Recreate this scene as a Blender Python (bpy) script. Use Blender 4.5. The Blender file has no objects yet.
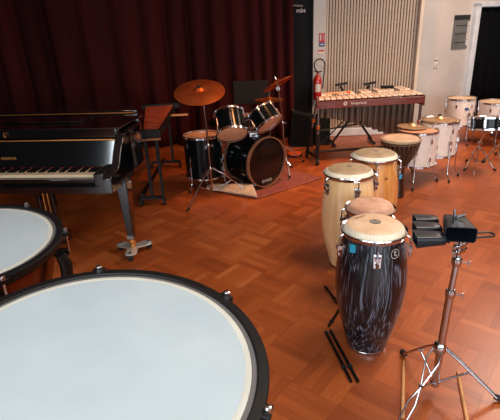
import bpy, bmesh, math, random
from mathutils import Vector, Matrix, Euler
random.seed(7)
PI = math.pi
SC = bpy.context.scene
COL = SC.collection
sin, cos = math.sin, math.cos
def R(a): return math.radians(a)

# ------------------------------------------------------------------ materials
def srgb(c):
    return tuple(((v / 255) / 12.92 if v / 255 <= .04045 else (((v / 255) + .055) / 1.055) ** 2.4) for v in c) + (1,)
def mat(name, c, rough=.5, metal=0., coat=0., spec=.5, noise=0., nscale=8., stretch=(1, 1, 1), c2=None, bump=0., bscale=60, rvar=0, coords='Object', lo=.35, hi=.65, trans=0., detail=5):
    m = bpy.data.materials.new(name); m.use_nodes = True
    N = m.node_tree.nodes; L = m.node_tree.links; b = N['Principled BSDF']
    b.inputs['Base Color'].default_value = srgb(c); b.inputs['Roughness'].default_value = rough
    b.inputs['Metallic'].default_value = metal; b.inputs['Coat Weight'].default_value = coat
    b.inputs['Coat Roughness'].default_value = .08; b.inputs['Specular IOR Level'].default_value = spec
    if trans: b.inputs['Transmission Weight'].default_value = trans
    tc = N.new('ShaderNodeTexCoord'); mp = N.new('ShaderNodeMapping'); mp.inputs['Scale'].default_value = stretch
    L.new(tc.outputs[coords], mp.inputs['Vector'])
    nz = N.new('ShaderNodeTexNoise'); nz.inputs['Scale'].default_value = nscale; nz.inputs['Detail'].default_value = detail
    L.new(mp.outputs[0], nz.inputs['Vector'])
    mr = N.new('ShaderNodeMapRange'); mr.inputs[1].default_value = lo; mr.inputs[2].default_value = hi
    L.new(nz.outputs[0], mr.inputs[0])
    mx = N.new('ShaderNodeMix'); mx.data_type = 'RGBA'
    cc2 = c2 if c2 else tuple(v * (1 - max(noise, .06)) for v in c)
    mx.inputs[6].default_value = srgb(c); mx.inputs[7].default_value = srgb(cc2)
    L.new(mr.outputs[0], mx.inputs[0]); L.new(mx.outputs[2], b.inputs['Base Color'])
    if rvar:
        r2 = N.new('ShaderNodeMapRange'); r2.inputs[3].default_value = max(0, rough - rvar); r2.inputs[4].default_value = rough + rvar
        L.new(nz.outputs[0], r2.inputs[0]); L.new(r2.outputs[0], b.inputs['Roughness'])
    if bump:
        n2 = N.new('ShaderNodeTexNoise'); n2.inputs['Scale'].default_value = bscale; n2.inputs['Detail'].default_value = 4
        L.new(tc.outputs[coords], n2.inputs['Vector'])
        bp = N.new('ShaderNodeBump'); bp.inputs['Strength'].default_value = bump; bp.inputs['Distance'].default_value = .01
        L.new(n2.outputs[0], bp.inputs['Height']); L.new(bp.outputs[0], b.inputs['Normal'])
    return m

def floor_mat():
    m = bpy.data.materials.new('parquet'); m.use_nodes = True
    N = m.node_tree.nodes; L = m.node_tree.links; b = N['Principled BSDF']
    def math_(op, a, b_=None, c=None):
        n = N.new('ShaderNodeMath'); n.operation = op
        for i, v in enumerate((a, b_, c)):
            if v is None: continue
            if isinstance(v, (int, float)): n.inputs[i].default_value = v
            else: L.new(v, n.inputs[i])
        return n.outputs[0]
    tc = N.new('ShaderNodeTexCoord'); mp = N.new('ShaderNodeMapping')
    S = .265
    mp.inputs['Rotation'].default_value = (0, 0, R(-50)); mp.inputs['Location'].default_value = (.3, .1, 0); mp.inputs['Scale'].default_value = (1 / S, 1 / S, 1 / S)
    L.new(tc.outputs['Object'], mp.inputs['Vector'])
    sp = N.new('ShaderNodeSeparateXYZ'); L.new(mp.outputs[0], sp.inputs[0])
    x, y = sp.outputs[0], sp.outputs[1]
    fx, fy = math_('FLOOR', x), math_('FLOOR', y)
    par = math_('MODULO', math_('ADD', math_('ADD', fx, fy), 400), 2)
    ux, uy = math_('SUBTRACT', x, fx), math_('SUBTRACT', y, fy)
    def mixf(f, a, c):
        return math_('ADD', math_('MULTIPLY', a, math_('SUBTRACT', 1, f)), math_('MULTIPLY', c, f))
    across = mixf(par, ux, uy); along = mixf(par, uy, ux)
    strip = math_('FLOOR', math_('MULTIPLY', across, 5))
    cmb = N.new('ShaderNodeCombineXYZ'); L.new(fx, cmb.inputs[0]); L.new(fy, cmb.inputs[1])
    wn = N.new('ShaderNodeTexWhiteNoise'); wn.noise_dimensions = '3D'; L.new(cmb.outputs[0], wn.inputs['Vector'])
    cmb2 = N.new('ShaderNodeCombineXYZ'); L.new(fx, cmb2.inputs[0]); L.new(fy, cmb2.inputs[1]); L.new(math_('ADD', strip, 3), cmb2.inputs[2])
    wn2 = N.new('ShaderNodeTexWhiteNoise'); wn2.noise_dimensions = '3D'; L.new(cmb2.outputs[0], wn2.inputs['Vector'])
    # grain
    cg = N.new('ShaderNodeCombineXYZ'); L.new(math_('MULTIPLY', along, 1.2), cg.inputs[0]); L.new(math_('MULTIPLY', across, 22), cg.inputs[1]); L.new(wn.outputs[0], cg.inputs[2])
    gn = N.new('ShaderNodeTexNoise'); gn.inputs['Scale'].default_value = 2.2; gn.inputs['Detail'].default_value = 5
    L.new(cg.outputs[0], gn.inputs['Vector'])
    big = N.new('ShaderNodeTexNoise'); big.inputs['Scale'].default_value = 1.1; L.new(tc.outputs['Object'], big.inputs['Vector'])
    v = math_('ADD', math_('MULTIPLY', wn.outputs[0], .18), math_('MULTIPLY', wn2.outputs[0], .27))
    v = math_('ADD', v, math_('MULTIPLY', gn.outputs[0], .46))
    v = math_('ADD', v, math_('MULTIPLY', par, .02))
    cr = N.new('ShaderNodeValToRGB'); e = cr.color_ramp.elements
    e[0].position = .18; e[0].color = srgb(FLOOR_C[0]); e[1].position = .9; e[1].color = srgb(FLOOR_C[2])
    k = cr.color_ramp.elements.new(.55); k.color = srgb(FLOOR_C[1])
    L.new(v, cr.inputs[0])
    # joints
    def edge(u, w):
        a = math_('MINIMUM', u, math_('SUBTRACT', 1, u)); return math_('LESS_THAN', a, w)
    j = math_('MAXIMUM', edge(ux, .008), edge(uy, .008))
    s5 = math_('FRACT', math_('MULTIPLY', across, 5)); j2 = math_('MULTIPLY', edge(s5, .03), .22)
    jj = math_('MAXIMUM', math_('MULTIPLY', j, .3), j2)
    mx = N.new('ShaderNodeMix'); mx.data_type = 'RGBA'; L.new(jj, mx.inputs[0]); L.new(cr.outputs[0], mx.inputs[6]); mx.inputs[7].default_value = srgb((60, 22, 8))
    L.new(mx.outputs[2], b.inputs['Base Color'])
    rr = N.new('ShaderNodeMapRange'); rr.inputs[3].default_value = .24; rr.inputs[4].default_value = .42
    L.new(big.outputs[0], rr.inputs[0]); L.new(rr.outputs[0], b.inputs['Roughness'])
    b.inputs['Specular IOR Level'].default_value = .45
    bp = N.new('ShaderNodeBump'); bp.inputs['Strength'].default_value = .12; bp.inputs['Distance'].default_value = .002
    L.new(math_('ADD', gn.outputs[0], math_('MULTIPLY', wn2.outputs[0], .6)), bp.inputs['Height']); L.new(bp.outputs[0], b.inputs['Normal'])
    return m
FLOOR_C = ((124, 56, 24), (164, 82, 38), (198, 120, 68))

M = dict(
    chrome=mat('chrome', (205, 205, 210), .16, 1.),
    dchrome=mat('worn_chrome', (150, 148, 145), .3, 1.),
    black=mat('black_lacquer', (9, 9, 11), .06, coat=1.),
    blackp=mat('black_paint', (11, 11, 12), .6, spec=.15),
    rubber=mat('black_rubber', (14, 14, 14), .7),
    steelblack=mat('black_powder_coat', (18, 17, 17), .45, spec=.35),
    curtain=mat('velvet', (66, 16, 17), .9, c2=(44, 10, 11), nscale=3, stretch=(1, 1, .1), spec=.15, bump=.2, bscale=200),
    wall=mat('warm_white_paint', (203, 192, 184), .7, noise=.04, nscale=2),
    pillar=mat('grey_white_paint', (188, 182, 176), .7, noise=.05, nscale=2),
    trim=mat('cream_trim', (214, 196, 176), .5),
    white=mat('white_gloss_paint', (222, 226, 230), .35),
    slat=mat('beige_slat', (190, 172, 154), .5, noise=.08, nscale=4, stretch=(8, 8, .5)),
    slatgap=mat('slat_backing', (148, 128, 108), .8),
    doorblack=mat('black_door', (12, 12, 13), .7, spec=.15),
    cloth=mat('blackout_cloth', (10, 11, 14), .95, spec=.1),
    drumhead=mat('timpani_head', (196, 208, 212), .42, c2=(184, 198, 204), nscale=3.5, spec=.5, bump=.03, bscale=300),
    collar=mat('head_collar', (216, 214, 202), .5),
    alu=mat('pale_metal', (206, 200, 194), .35, .55),
    copper=mat('copper_bowl', (128, 72, 42), .28, .85, noise=.3, nscale=5),
    hide=mat('hide', (222, 190, 160), .55, c2=(206, 168, 134), nscale=9, bump=.15, bscale=80),
    hidew=mat('hide_edge', (236, 224, 200), .6, noise=.08),
    hide2=mat('hide_brown', (212, 172, 146), .6, c2=(188, 138, 112), nscale=14, bump=.2, bscale=90),
    hide3=mat('hide_tan', (184, 158, 126), .6, c2=(154, 128, 98), nscale=8, bump=.15, bscale=80),
    birch=mat('pale_ash_shell', (250, 210, 160), .2, coat=.7, c2=(240, 188, 130), nscale=5, stretch=(6, 6, .45)),
    amber=mat('amber_wood_shell', (222, 158, 92), .22, coat=.6, c2=(196, 122, 62), nscale=5, stretch=(6, 6, .45)),
    brown=mat('brown_wood', (112, 66, 44), .3, coat=.4, c2=(80, 44, 30), nscale=5, stretch=(6, 6, .5)),
    djwood=mat('dark_carved_wood', (62, 34, 22), .35, c2=(34, 18, 12), nscale=6, stretch=(4, 4, 1)),
    rope=mat('rope', (120, 84, 56), .8, noise=.3, nscale=30),
    tape=mat('blue_tape', (50, 170, 205), .6),
    shellb=mat('black_drum_wrap', (7, 12, 13), .2, coat=0, spec=.2),
    shellw=mat('white_drum_wrap', (232, 216, 204), .25, coat=.5, noise=.03),
    shellnavy=mat('navy_wrap', (24, 40, 84), .2, coat=.5),
    headblk=mat('black_drum_head', (12, 11, 12), .2, coat=.2),
    headclr=mat('coated_head', (206, 150, 112), .4, noise=.08, nscale=12),
    headnat=mat('coated_pale_head', (222, 186, 146), .45, noise=.08, nscale=6),
    hoopwood=mat('copper_toned_hoop', (158, 108, 80), .28, .3),
    bronze=mat('bronze_cymbal', (206, 116, 62), .42, .9, c2=(176, 84, 38), nscale=6, rvar=.06),
    palebronze=mat('pale_bronze', (206, 172, 132), .42, .8, c2=(180, 138, 98), nscale=6),
    rosewood=mat('rosewood', (110, 40, 28), .3, coat=.3, c2=(78, 24, 18), nscale=6, stretch=(1, 8, 8)),
    bar=mat('sheen_marimba_bar', (228, 206, 184), .3, coat=.4, c2=(206, 172, 142), nscale=6, stretch=(6, .6, 6)),  # tan wood coloured pale; light reflected off the gloss is in the colour
    redbar=mat('padauk_bar', (168, 74, 38), .3, coat=.3, c2=(140, 52, 26), nscale=8, stretch=(.8, 6, 6)),
    tube=mat('resonator_metal', (104, 90, 78), .3, .6, noise=.15, nscale=3),
    gold=mat('brass', (236, 160, 84), .38, 1.),
    ivory=mat('ivory_key', (240, 214, 178), .3),
    felt=mat('red_felt', (150, 24, 20), .9),
    red=mat('extinguisher_red', (176, 24, 20), .3, coat=.4),
    redsign=mat('sign_red', (176, 30, 34), .5), bluesign=mat('sign_blue', (40, 66, 120), .5),
    orange=mat('orange_plastic', (236, 96, 40), .4),
    rug=mat('rug_pile', (150, 86, 74), .95, c2=(124, 66, 56), nscale=40, spec=.1, bump=.4, bscale=150),
    rugback=mat('rug_backing', (214, 184, 152), .9, noise=.1, nscale=30, spec=.1),
    wood=mat('hickory_stick', (212, 150, 96), .45, noise=.1, nscale=10, stretch=(1, 10, 10)),
    grey=mat('grey_board', (112, 110, 110), .4, noise=.1, nscale=5),
    dgrey=mat('dark_grey_band', (46, 44, 44), .5),
    plate=mat('pale_plate', (206, 200, 192), .5),
    ink=mat('black_ink', (14, 12, 12), .6), inkr=mat('faded_ink', (120, 96, 76), .6),
    dimwall=mat('darkened_unseen_wall', (44, 40, 38), .8),  # unseen walls darkened so the glossy black parts mirror less light
    ceiling=mat('ceiling_paint', (214, 206, 196), .8),
    glass=mat('window_glass', (235, 242, 245), .02, trans=1.),
    bellb=mat('blue_lit_black_bell', (26, 33, 44), .34, .3, noise=.2, nscale=12, rvar=.08),  # black bells; the blue tint paints in cool light on them
)
FLOORM = floor_mat()

def blackwood():
    m = bpy.data.materials.new('black_grained_wood'); m.use_nodes = True
    N = m.node_tree.nodes; L = m.node_tree.links; b = N['Principled BSDF']
    tc = N.new('ShaderNodeTexCoord'); mp = N.new('ShaderNodeMapping'); mp.inputs['Scale'].default_value = (1, 1, .10)
    L.new(tc.outputs['Object'], mp.inputs['Vector'])
    w = N.new('ShaderNodeTexNoise'); w.inputs['Scale'].default_value = 5; w.inputs['Detail'].default_value = .5; w.inputs['Distortion'].default_value = .2
    L.new(mp.outputs[0], w.inputs['Vector'])
    mu = N.new('ShaderNodeMath'); mu.operation = 'MULTIPLY'; mu.inputs[1].default_value = 300; L.new(w.outputs[0], mu.inputs[0])
    si = N.new('ShaderNodeMath'); si.operation = 'SINE'; L.new(mu.outputs[0], si.inputs[0])
    mp2 = N.new('ShaderNodeMapping'); mp2.inputs['Scale'].default_value = (1, 1, .05); L.new(tc.outputs['Object'], mp2.inputs['Vector'])
    f = N.new('ShaderNodeTexNoise'); f.inputs['Scale'].default_value = 90; f.inputs['Detail'].default_value = 3; L.new(mp2.outputs[0], f.inputs['Vector'])
    ad = N.new('ShaderNodeMath'); ad.operation = 'MULTIPLY_ADD'; ad.inputs[1].default_value = .10; L.new(si.outputs[0], ad.inputs[0]); L.new(f.outputs[0], ad.inputs[2])
    cr = N.new('ShaderNodeValToRGB'); e = cr.color_ramp.elements
    e[0].position = .45; e[0].color = srgb((13, 15, 20)); e[1].position = .70; e[1].color = srgb((98, 106, 120))
    k = e.new(.56); k.color = srgb((30, 33, 41))
    L.new(ad.outputs[0], cr.inputs[0]); L.new(cr.outputs[0], b.inputs['Base Color'])
    b.inputs['Roughness'].default_value = .3; b.inputs['Coat Weight'].default_value = .25; b.inputs['Coat Roughness'].default_value = .12
    return m
M['blackwood'] = blackwood()

# ------------------------------------------------------------------ mesh builder
def align(d, o=(0, 0, 0)):
    d = Vector(d).normalized(); q = d.to_track_quat('Z', 'Y')
    return Matrix.Translation(Vector(o)) @ q.to_matrix().to_4x4()
class MB:
    def __init__(s): s.v = []; s.f = []
    def add(s, vs, fs, T=None):
        n = len(s.v)
        s.v += [tuple(T @ Vector(p)) if T is not None else tuple(p) for p in vs]
        s.f += [tuple(i + n for i in f) for f in fs]; return s
    def box(s, c, d, T=None, rz=0, taper=1.):
        x, y, z = [k / 2 for k in d]; vs = []
        for k, t in ((-1, taper), (1, 1)):
            for i, j in ((-1, -1), (1, -1), (1, 1), (-1, 1)):
                px, py = i * x * t, j * y * t
                vs.append((c[0] + px * cos(rz) - py * sin(rz), c[1] + px * sin(rz) + py * cos(rz), c[2] + k * z))
        return s.add(vs, [(3, 2, 1, 0), (4, 5, 6, 7), (0, 1, 5, 4), (1, 2, 6, 5), (2, 3, 7, 6), (3, 0, 4, 7)], T)
    def hexa(s, p8, T=None):
        return s.add(p8, [(3, 2, 1, 0), (4, 5, 6, 7), (0, 1, 5, 4), (1, 2, 6, 5), (2, 3, 7, 6), (3, 0, 4, 7)], T)
    def lathe(s, prof, T=None, n=48, cap=True, closed=False, wob=None):
        vs = []; fs = []; m = len(prof)
        for r, z in prof:
            for k in range(n):
                a = 2 * PI * k / n; rr = r if wob is None else r * wob(r, z, k)
                vs.append((rr * cos(a), rr * sin(a), z))
        for i in range(m - 1 if not closed else m):
            j = (i + 1) % m
            for k in range(n):
                l = (k + 1) % n; fs.append((i * n + k, i * n + l, j * n + l, j * n + k))
        if cap and not closed:
            if prof[0][0] > 1e-6: fs.append(tuple(range(n))[::-1])
            if prof[-1][0] > 1e-6: fs.append(tuple((m - 1) * n + k for k in range(n)))
        return s.add(vs, fs, T)
    def tube(s, pts, r, T=None, n=8, closed=False, sy=1.):
        pts = [Vector(p) for p in pts]; m = len(pts); rs = r if isinstance(r, (list, tuple)) else [r] * m
        ts = []
        for i in range(m):
            a = pts[(i - 1) % m] if (closed or i > 0) else pts[i]; b = pts[(i + 1) % m] if (closed or i < m - 1) else pts[i]
            ts.append((b - a).normalized())
        up = Vector((0, 0, 1)) if abs(ts[0].z) < .9 else Vector((1, 0, 0))
        nr = (up - ts[0] * up.dot(ts[0])).normalized(); vs = []; fs = []
        for i in range(m):
            nr = (nr - ts[i] * nr.dot(ts[i])).normalized(); bn = ts[i].cross(nr)
            for k in range(n):
                a = 2 * PI * k / n; vs.append(tuple(pts[i] + nr * (rs[i] * cos(a)) + bn * (rs[i] * sy * sin(a))))
        for i in range(m if closed else m - 1):
            j = (i + 1) % m
            for k in range(n):
                l = (k + 1) % n; fs.append((i * n + k, i * n + l, j * n + l, j * n + k))
        if not closed: fs.append(tuple(range(n))[::-1]); fs.append(tuple((m - 1) * n + k for k in range(n)))
        return s.add(vs, fs, T)
    def prism(s, poly, z0, z1, T=None):
        n = len(poly); vs = [(x, y, z0) for x, y in poly] + [(x, y, z1) for x, y in poly]
        fs = [tuple(range(n))[::-1], tuple(range(n, 2 * n))] + [(i, (i + 1) % n, n + (i + 1) % n, n + i) for i in range(n)]
        return s.add(vs, fs, T)
    def ball(s, c, r, T=None, n=12, sz=1.):
        pr = [(r * sin(PI * i / 8), -r * sz * cos(PI * i / 8)) for i in range(9)]
        pr[0] = (0.0001, pr[0][1]); pr[-1] = (.0001, pr[-1][1])
        TT = Matrix.Translation(Vector(c)); return s.lathe(pr, (T @ TT) if T is not None else TT, n)
    def build(s, name, m, parent=None, bevel=0., label=None, loc=None, smooth=True):
        me = bpy.data.meshes.new(name)
        if loc is not None:
            s.v = [(p[0] - loc[0], p[1] - loc[1], p[2] - loc[2]) for p in s.v]
        me.from_pydata(s.v, [], s.f)
        bm = bmesh.new(); bm.from_mesh(me); bmesh.ops.recalc_face_normals(bm, faces=bm.faces); bm.to_mesh(me); bm.free()
        me.materials.append(m)
        if smooth:
            me.polygons.foreach_set('use_smooth', [True] * len(me.polygons)); me.set_sharp_from_angle(angle=R(38))
        o = bpy.data.objects.new(name, me); COL.objects.link(o)
        if loc is not None: o.location = loc
        if parent is not None: o.parent = parent
        if label: o['label'] = label
        if bevel:
            b = o.modifiers.new('bevel', 'BEVEL'); b.width = bevel; b.segments = 2; b.limit_method = 'ANGLE'; b.angle_limit = R(40)
        return o
def tag(o, label=None, cat=None, group=None, kind=None):
    if label: o['label'] = label
    if cat: o['category'] = cat
    if group: o['group'] = group
    if kind: o['kind'] = kind
    return o
def thing(name, label, cat, loc=(0, 0, 0), rz=0, group=None):
    o = bpy.data.objects.new(name, None); COL.objects.link(o); o.location = loc; o.rotation_euler = (0, 0, rz); o.empty_display_size = .1
    return tag(o, label, cat, group)
def struct(o, label=None): o['kind'] = 'structure'; return o
def cpy(o, parent, loc=None, rz=None, T=None):
    c = o.copy(); COL.objects.link(c); c.parent = parent
    if loc is not None: c.location = loc
    if rz is not None: c.rotation_euler = (0, 0, rz)
    if T is not None: c.matrix_local = T
    for g in list(o.children):
        d = g.copy(); COL.objects.link(d); d.parent = c
    return c
def text(name, s, size, m, parent, T, ext=.0006, align_='CENTER'):
    cu = bpy.data.curves.new(name, 'FONT'); cu.body = s; cu.size = size; cu.extrude = ext; cu.align_x = align_; cu.align_y = 'CENTER'; cu.resolution_u = 3
    t = bpy.data.objects.new('tmp', cu); COL.objects.link(t); dg = bpy.context.evaluated_depsgraph_get()
    me = bpy.data.meshes.new_from_object(t.evaluated_get(dg)); bpy.data.objects.remove(t)
    me.materials.clear(); me.materials.append(m); me.transform(T)
    o = bpy.data.objects.new(name, me); COL.objects.link(o); o.parent = parent; return o
def facing(o, n, up=(0, 0, 1)):
    """frame whose z is n and y is up"""
    z = Vector(n).normalized(); x = Vector(up).cross(z).normalized(); y = z.cross(x)
    m = Matrix((x, y, z)).transposed().to_4x4(); return Matrix.Translation(Vector(o)) @ m

# ------------------------------------------------------------------ camera
F, PITCH, ROLL = 450., R(22), R(2.5)
f = Vector((0, cos(PITCH), -sin(PITCH))); r0 = Vector((1, 0, 0)); u0 = r0.cross(f)
cr_ = cos(ROLL) * r0 - sin(ROLL) * u0; cu_ = cos(ROLL) * u0 + sin(ROLL) * r0
cam = bpy.data.cameras.new('camera'); cam.sensor_width = 36; cam.lens = 36 * F / 500; cam.clip_start = .05
co = bpy.data.objects.new('camera', cam); COL.objects.link(co)
co.matrix_world = Matrix.Translation((0, 0, 1.7)) @ Matrix((cr_, cu_, -f)).transposed().to_4x4()
SC.camera = co

# ------------------------------------------------------------------ room
XL, XR, YF, YB, ZC = -4.2, 6.4, -3.6, 7.42, 3.5
struct(MB().box(((XL + XR) / 2, 3.2, -.05), (XR - XL + .4, 14.2, .1)).build('floor', FLOORM))
struct(MB().box(((XL + XR) / 2, 3.2, ZC + .05), (XR - XL + .4, 14.2, .1)).build('ceiling', M['ceiling']))
lw = MB(); lw.box((XL - .05, 4.1, ZC / 2), (.1, 11.8, ZC)); lw.box((XL - .05, -2.7, .45), (.1, 1.8, .9)); lw.box((XL - .05, -2.7, 3.2), (.1, 1.8, .6))
struct(lw.build('wall_left', M['dimwall']))
wf = MB()
for y in (-3.55, -2.7, -1.83): wf.box((XL - .05, y, 1.9), (.08, .06, 2.0))
for z in (.93, 2.87): wf.box((XL - .05, -2.7, z), (.08, 1.8, .06))
struct(wf.build('window_4', M['white']))
struct(MB().box(((XL + 1.08) / 2 - .05, YB + .06, ZC / 2), (1.08 - XL + .1, .1, ZC)).build('wall_back', M['wall']))
# slim pillar, slatted recess, cream trim, return wall
struct(MB().box((1.165, 7.37, ZC / 2), (.19, .22, ZC)).build('trim_1', M['pillar']))
struct(MB().box((1.965, 7.47, ZC / 2), (1.5, .1, ZC)).build('wall_alcove', M['slatgap']))
sl = MB(); n = 31
for i in range(n):
    x = 1.265 + (i + .5) * (1.385 / n)
    sl.tube([(x, 7.33, .13), (x, 7.33, ZC)], .0185, n=10, sy=1.0)
struct(sl.build('trim_2', M['slat']))
struct(MB().box((1.96, 7.33, .06), (1.42, .16, .12)).build('baseboard_back', M['white'], bevel=.01))
struct(MB().box((2.675, 7.33, ZC / 2), (.05, .2, ZC)).build('trim_3', M['trim'], bevel=.006))
struct(MB().box((2.83, 7.42, ZC / 2), (.26, .14, ZC)).build('wall_return', M['pillar']))
# oblique right wall with a blacked-out doorway: frame origin S, angle 25 deg
Sx, Sy, AW = 2.93, 7.42, R(25)
TW = Matrix.Translation((Sx, Sy, 0)) @ Matrix.Rotation(AW, 4, 'Z')      # local x along the wall, local -y faces the room
w = MB(); w.box((.42, .06, ZC / 2), (.84, .12, ZC), TW); w.box((2.2, .06, (1.93 + ZC) / 2), (2.72, .12, ZC - 1.93), TW)
w.box((3.35, .06, ZC / 2), (.6, .12, ZC), TW)
struct(w.build('wall_right', M['wall']))
fr = MB(); fr.box((.88, .02, .96), (.10, .2, 1.92), TW); fr.box((1.95, .02, 1.9), (2.24, .2, .07), TW); fr.box((3.02, .02, .96), (.1, .2, 1.92), TW)
struct(fr.build('trim_4', M['white'], bevel=.006))
# blackout curtain in the doorway
bc = MB(); pts = []
for i in range(61):
    t = i / 60; pts.append((.94 + t * 2.02, .03 + .018 * sin(t * 60)))
vs = []; fs = []
for x, y in pts: vs += [tuple(TW @ Vector((x, y, .01))), tuple(TW @ Vector((x, y, 1.86)))]
for i in range(60): fs.append((2 * i, 2 * i + 2, 2 * i + 3, 2 * i + 1))
bc.add(vs, fs); o = bc.build('blackout_curtain', M['cloth'])
sm = o.modifiers.new('t', 'SOLIDIFY'); sm.thickness = .006
tag(o, 'black blackout cloth filling the white framed doorway on the right', 'curtain')
struct(MB().box((XR + .05, 1.9, ZC / 2), (.1, 13.8, ZC)).build('wall_side', M['dimwall']))
struct(MB().box((5.6, 8.85, ZC / 2), (1.8, .1, ZC)).build('wall_far', M['wall']))
# front wall behind the camera with three windows
fw = MB(); fw.box((1.1, YF - .05, .35), (10.8, .1, .7)); fw.box((1.1, YF - .05, 3.25), (10.8, .1, .5))
for xc, ww in ((-3.85, .9), (-.4, .6), (2.6, .6), (6.05, .9)): fw.box((xc, YF - .05, 1.85), (ww, .1, 2.3))
struct(fw.build('wall_front', M['dimwall']))
for i, xc in enumerate((-2.05, 1.1, 4.2)):
    wf = MB()
    ww = {0: 2.7, 1: 2.4, 2: 2.6}[i]
    for dx in (-ww / 2 + .03, 0, ww / 2 - .03): wf.box((xc + dx, YF - .05, 1.85), (.06, .08, 2.3))
    for z in (.73, 2.97): wf.box((xc, YF - .05, z), (ww, .08, .06))
    wo = struct(wf.build('window_%d' % (i + 1), M['white']))

# black door beside the curtain, with its number plate
d = MB(); d.box((.89, 7.34, 1.06), (.34, .05, 2.12)); d.box((.89, 7.36, 2.8), (.34, .04, 1.36))
dr = struct(d.build('door_1', M['doorblack'], bevel=.004))
pl = thing('door_plate', 'small pale plate with a line of lettering high on the black door', 'sign', (.866, 7.31, 1.92))
T = Matrix.Translation((0, 0, 0)) @ Matrix.Rotation(R(6), 4, 'Y')
MB().box((-.03, 0, .055), (.15, .006, .022), T).build('plate_strip', M['inkr'], pl)
text('plate_lettering', 'mbs', .085, M['plate'], pl, facing((.02, -.003, -.01), (0, -1, 0)))

# stage curtain with folds
cv = []; cf = []; nx = 520; x0, x1 = -4.1, .74
def cy(x): return 7.2 - .10 * max(0, -x) ** 1.15
rnd = [(random.uniform(0, 6.28), random.uniform(.75, 1.25)) for _ in range(6)]
ph = 0; prof = []
for i in range(nx + 1):
    x = x0 + (x1 - x0) * i / nx
    fr_ = 18 + 5 * sin(x * 1.7 + rnd[0][0]) + (14 if x > .1 else 0); ph += fr_ * (x1 - x0) / nx
    prof.append((x, ph, .055 + .02 * sin(x * 3.1 + rnd[1][0])))
zs = [0.02, .3, .8, 1.4, 2.0, 2.7, 3.4]
for j, z in enumerate(zs):
    for (x, p_, a) in prof:
        k = z / 3.4; dx = .05 * sin(x * 2.2 + 1) * (1 - k)
        y = cy(x) + a * (1.15 - .4 * k) * (sin(p_) + .25 * sin(2 * p_ + 3 * k + rnd[2][0]) + .2 * sin(.37 * p_))
        cv.append((x + dx, y, z))
for j in range(len(zs) - 1):
    for i in range(nx):
        a = j * (nx + 1) + i; cf.append((a, a + 1, a + nx + 2, a + nx + 1))
o = MB().add(cv, cf).build('stage_curtain', M['curtain'])
tag(o, 'dark red velvet stage curtain hanging in deep folds behind the drum kit', 'curtain')
o.modifiers.new('t', 'SOLIDIFY').thickness = .008

# wall fittings
s1 = thing('safety_sign', 'red and blue fire extinguisher sign on the pale pillar', 'sign', (1.2, 7.255, 1.49))
MB().box((0, 0, .03), (.085, .006, .13)).build('red_panel', M['redsign'], s1, label='red panel')
MB().box((0, 0, -.065), (.085, .006, .06)).build('blue_panel', M['bluesign'], s1, label='blue panel')
pg = MB(); pg.box((-.022, -.004, .03), (.014, .003, .07)); pg.ball((-.022, -.004, .074), .009, sz=1); pg.tube([(.01, -.004, 0), (.026, -.004, .02), (.016, -.004, .045), (.03, -.004, .07)], .005)
pg.build('pictogram', M['plate'], s1)
MB().box((0, -.004, -.065), (.06, .003, .012)).build('caption_line', M['plate'], s1)
s2 = thing('instruction_label', 'small red and cream label under the red and blue sign', 'sign', (1.19, 7.255, 1.31))
MB().box((0, 0, .025), (.09, .005, .024)).build('red_strip', M['redsign'], s2, label='red strip')
MB().box((0, 0, -.005), (.09, .005, .036)).build('cream_strip', M['trim'], s2, label='cream strip')
ex = thing('fire_extinguisher', 'red fire extinguisher with black hose hung on the pale pillar', 'fire extinguisher', (1.13, 7.17, .62))
MB().lathe([(.0001, 0), (.055, .0), (.06, .02), (.062, .28), (.055, .32), (.035, .35), (.02, .37), (.02, .40)], n=28).build('cylinder', M['red'], ex)
h = MB(); h.box((0, 0, .40), (.03, .03, .04)); h.tube([(-.01, -.0, .415), (-.06, -.02, .43)], .008); h.tube([(0, 0, .415), (.06, -.02, .42)], .008); h.build('valve', M['steelblack'], ex)
hp = [(0, -.01, .41), (-.045, -.02, .46)]
for i in range(11):
    a = R(190 - i * 22); hp.append((.0 + .08 * cos(a) + .02, -.03, .52 + .085 * sin(a)))
hp += [(.095, -.03, .42), (.085, -.02, .32), (.08, -.01, .16)]
MB().tube(hp, .010, n=8).build('hose', M['rubber'], ex)
MB().box((0, .074, .2), (.04, .032, .25)).build('wall_bracket', M['steelblack'], ex)
lb = MB(); nn = 8
vs = []; fs = []
for i in range(nn + 1):
    a = R(-90 - 40 + 80 * i / nn); vs += [(.0627 * cos(a), .0627 * sin(a), .12), (.0627 * cos(a), .0627 * sin(a), .24)]
for i in range(nn): fs.append((2 * i, 2 * i + 2, 2 * i + 3, 2 * i + 1))
MB().add(vs, fs).build('label_band', M['plate'], ex, label='pale printed label')

def onwall(s, z, off=0): return TW @ Vector((s, -off, z))
def wroot(name, label, cat, s, z): return thing(name, label, cat, tuple(onwall(s, z, .004)), AW)
sw = wroot('light_switch', 'white double switch plate on the warm white wall', 'light switch', .145, 1.03)
MB().box((0, -.006, 0), (.085, .012, .085)).build('switch_plate', M['white'], sw, bevel=.003)
MB().box((-.018, -.015, 0), (.03, .008, .06)).build('rocker', M['trim'], sw); MB().box((.018, -.015, 0), (.03, .008, .06)).build('rocker', M['trim'], sw)
ts = wroot('thermostat', 'thin white fitting just above the switch plate', 'wall fitting', .15, 1.115)
MB().box((0, -.008, 0), (.09, .016, .018)).build('casing', M['trim'], ts, bevel=.003)
nb = wroot('notice_board', 'grey notice sheet with a dark header band by the doorway', 'notice board', .605, 1.5)
T = Matrix.Rotation(R(0), 4, 'Y')
MB().box((0, -.008, -.03), (.34, .012, .44)).build('panel', M['grey'], nb)
MB().box((0, -.009, .22), (.34, .014, .07)).build('header_band', M['dgrey'], nb, label='dark header band')
for z in (.1, -.02, -.15): MB().box((-.02, -.016, z), (.24, .002, .012)).build('text_line', M['dgrey'], nb)
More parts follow.
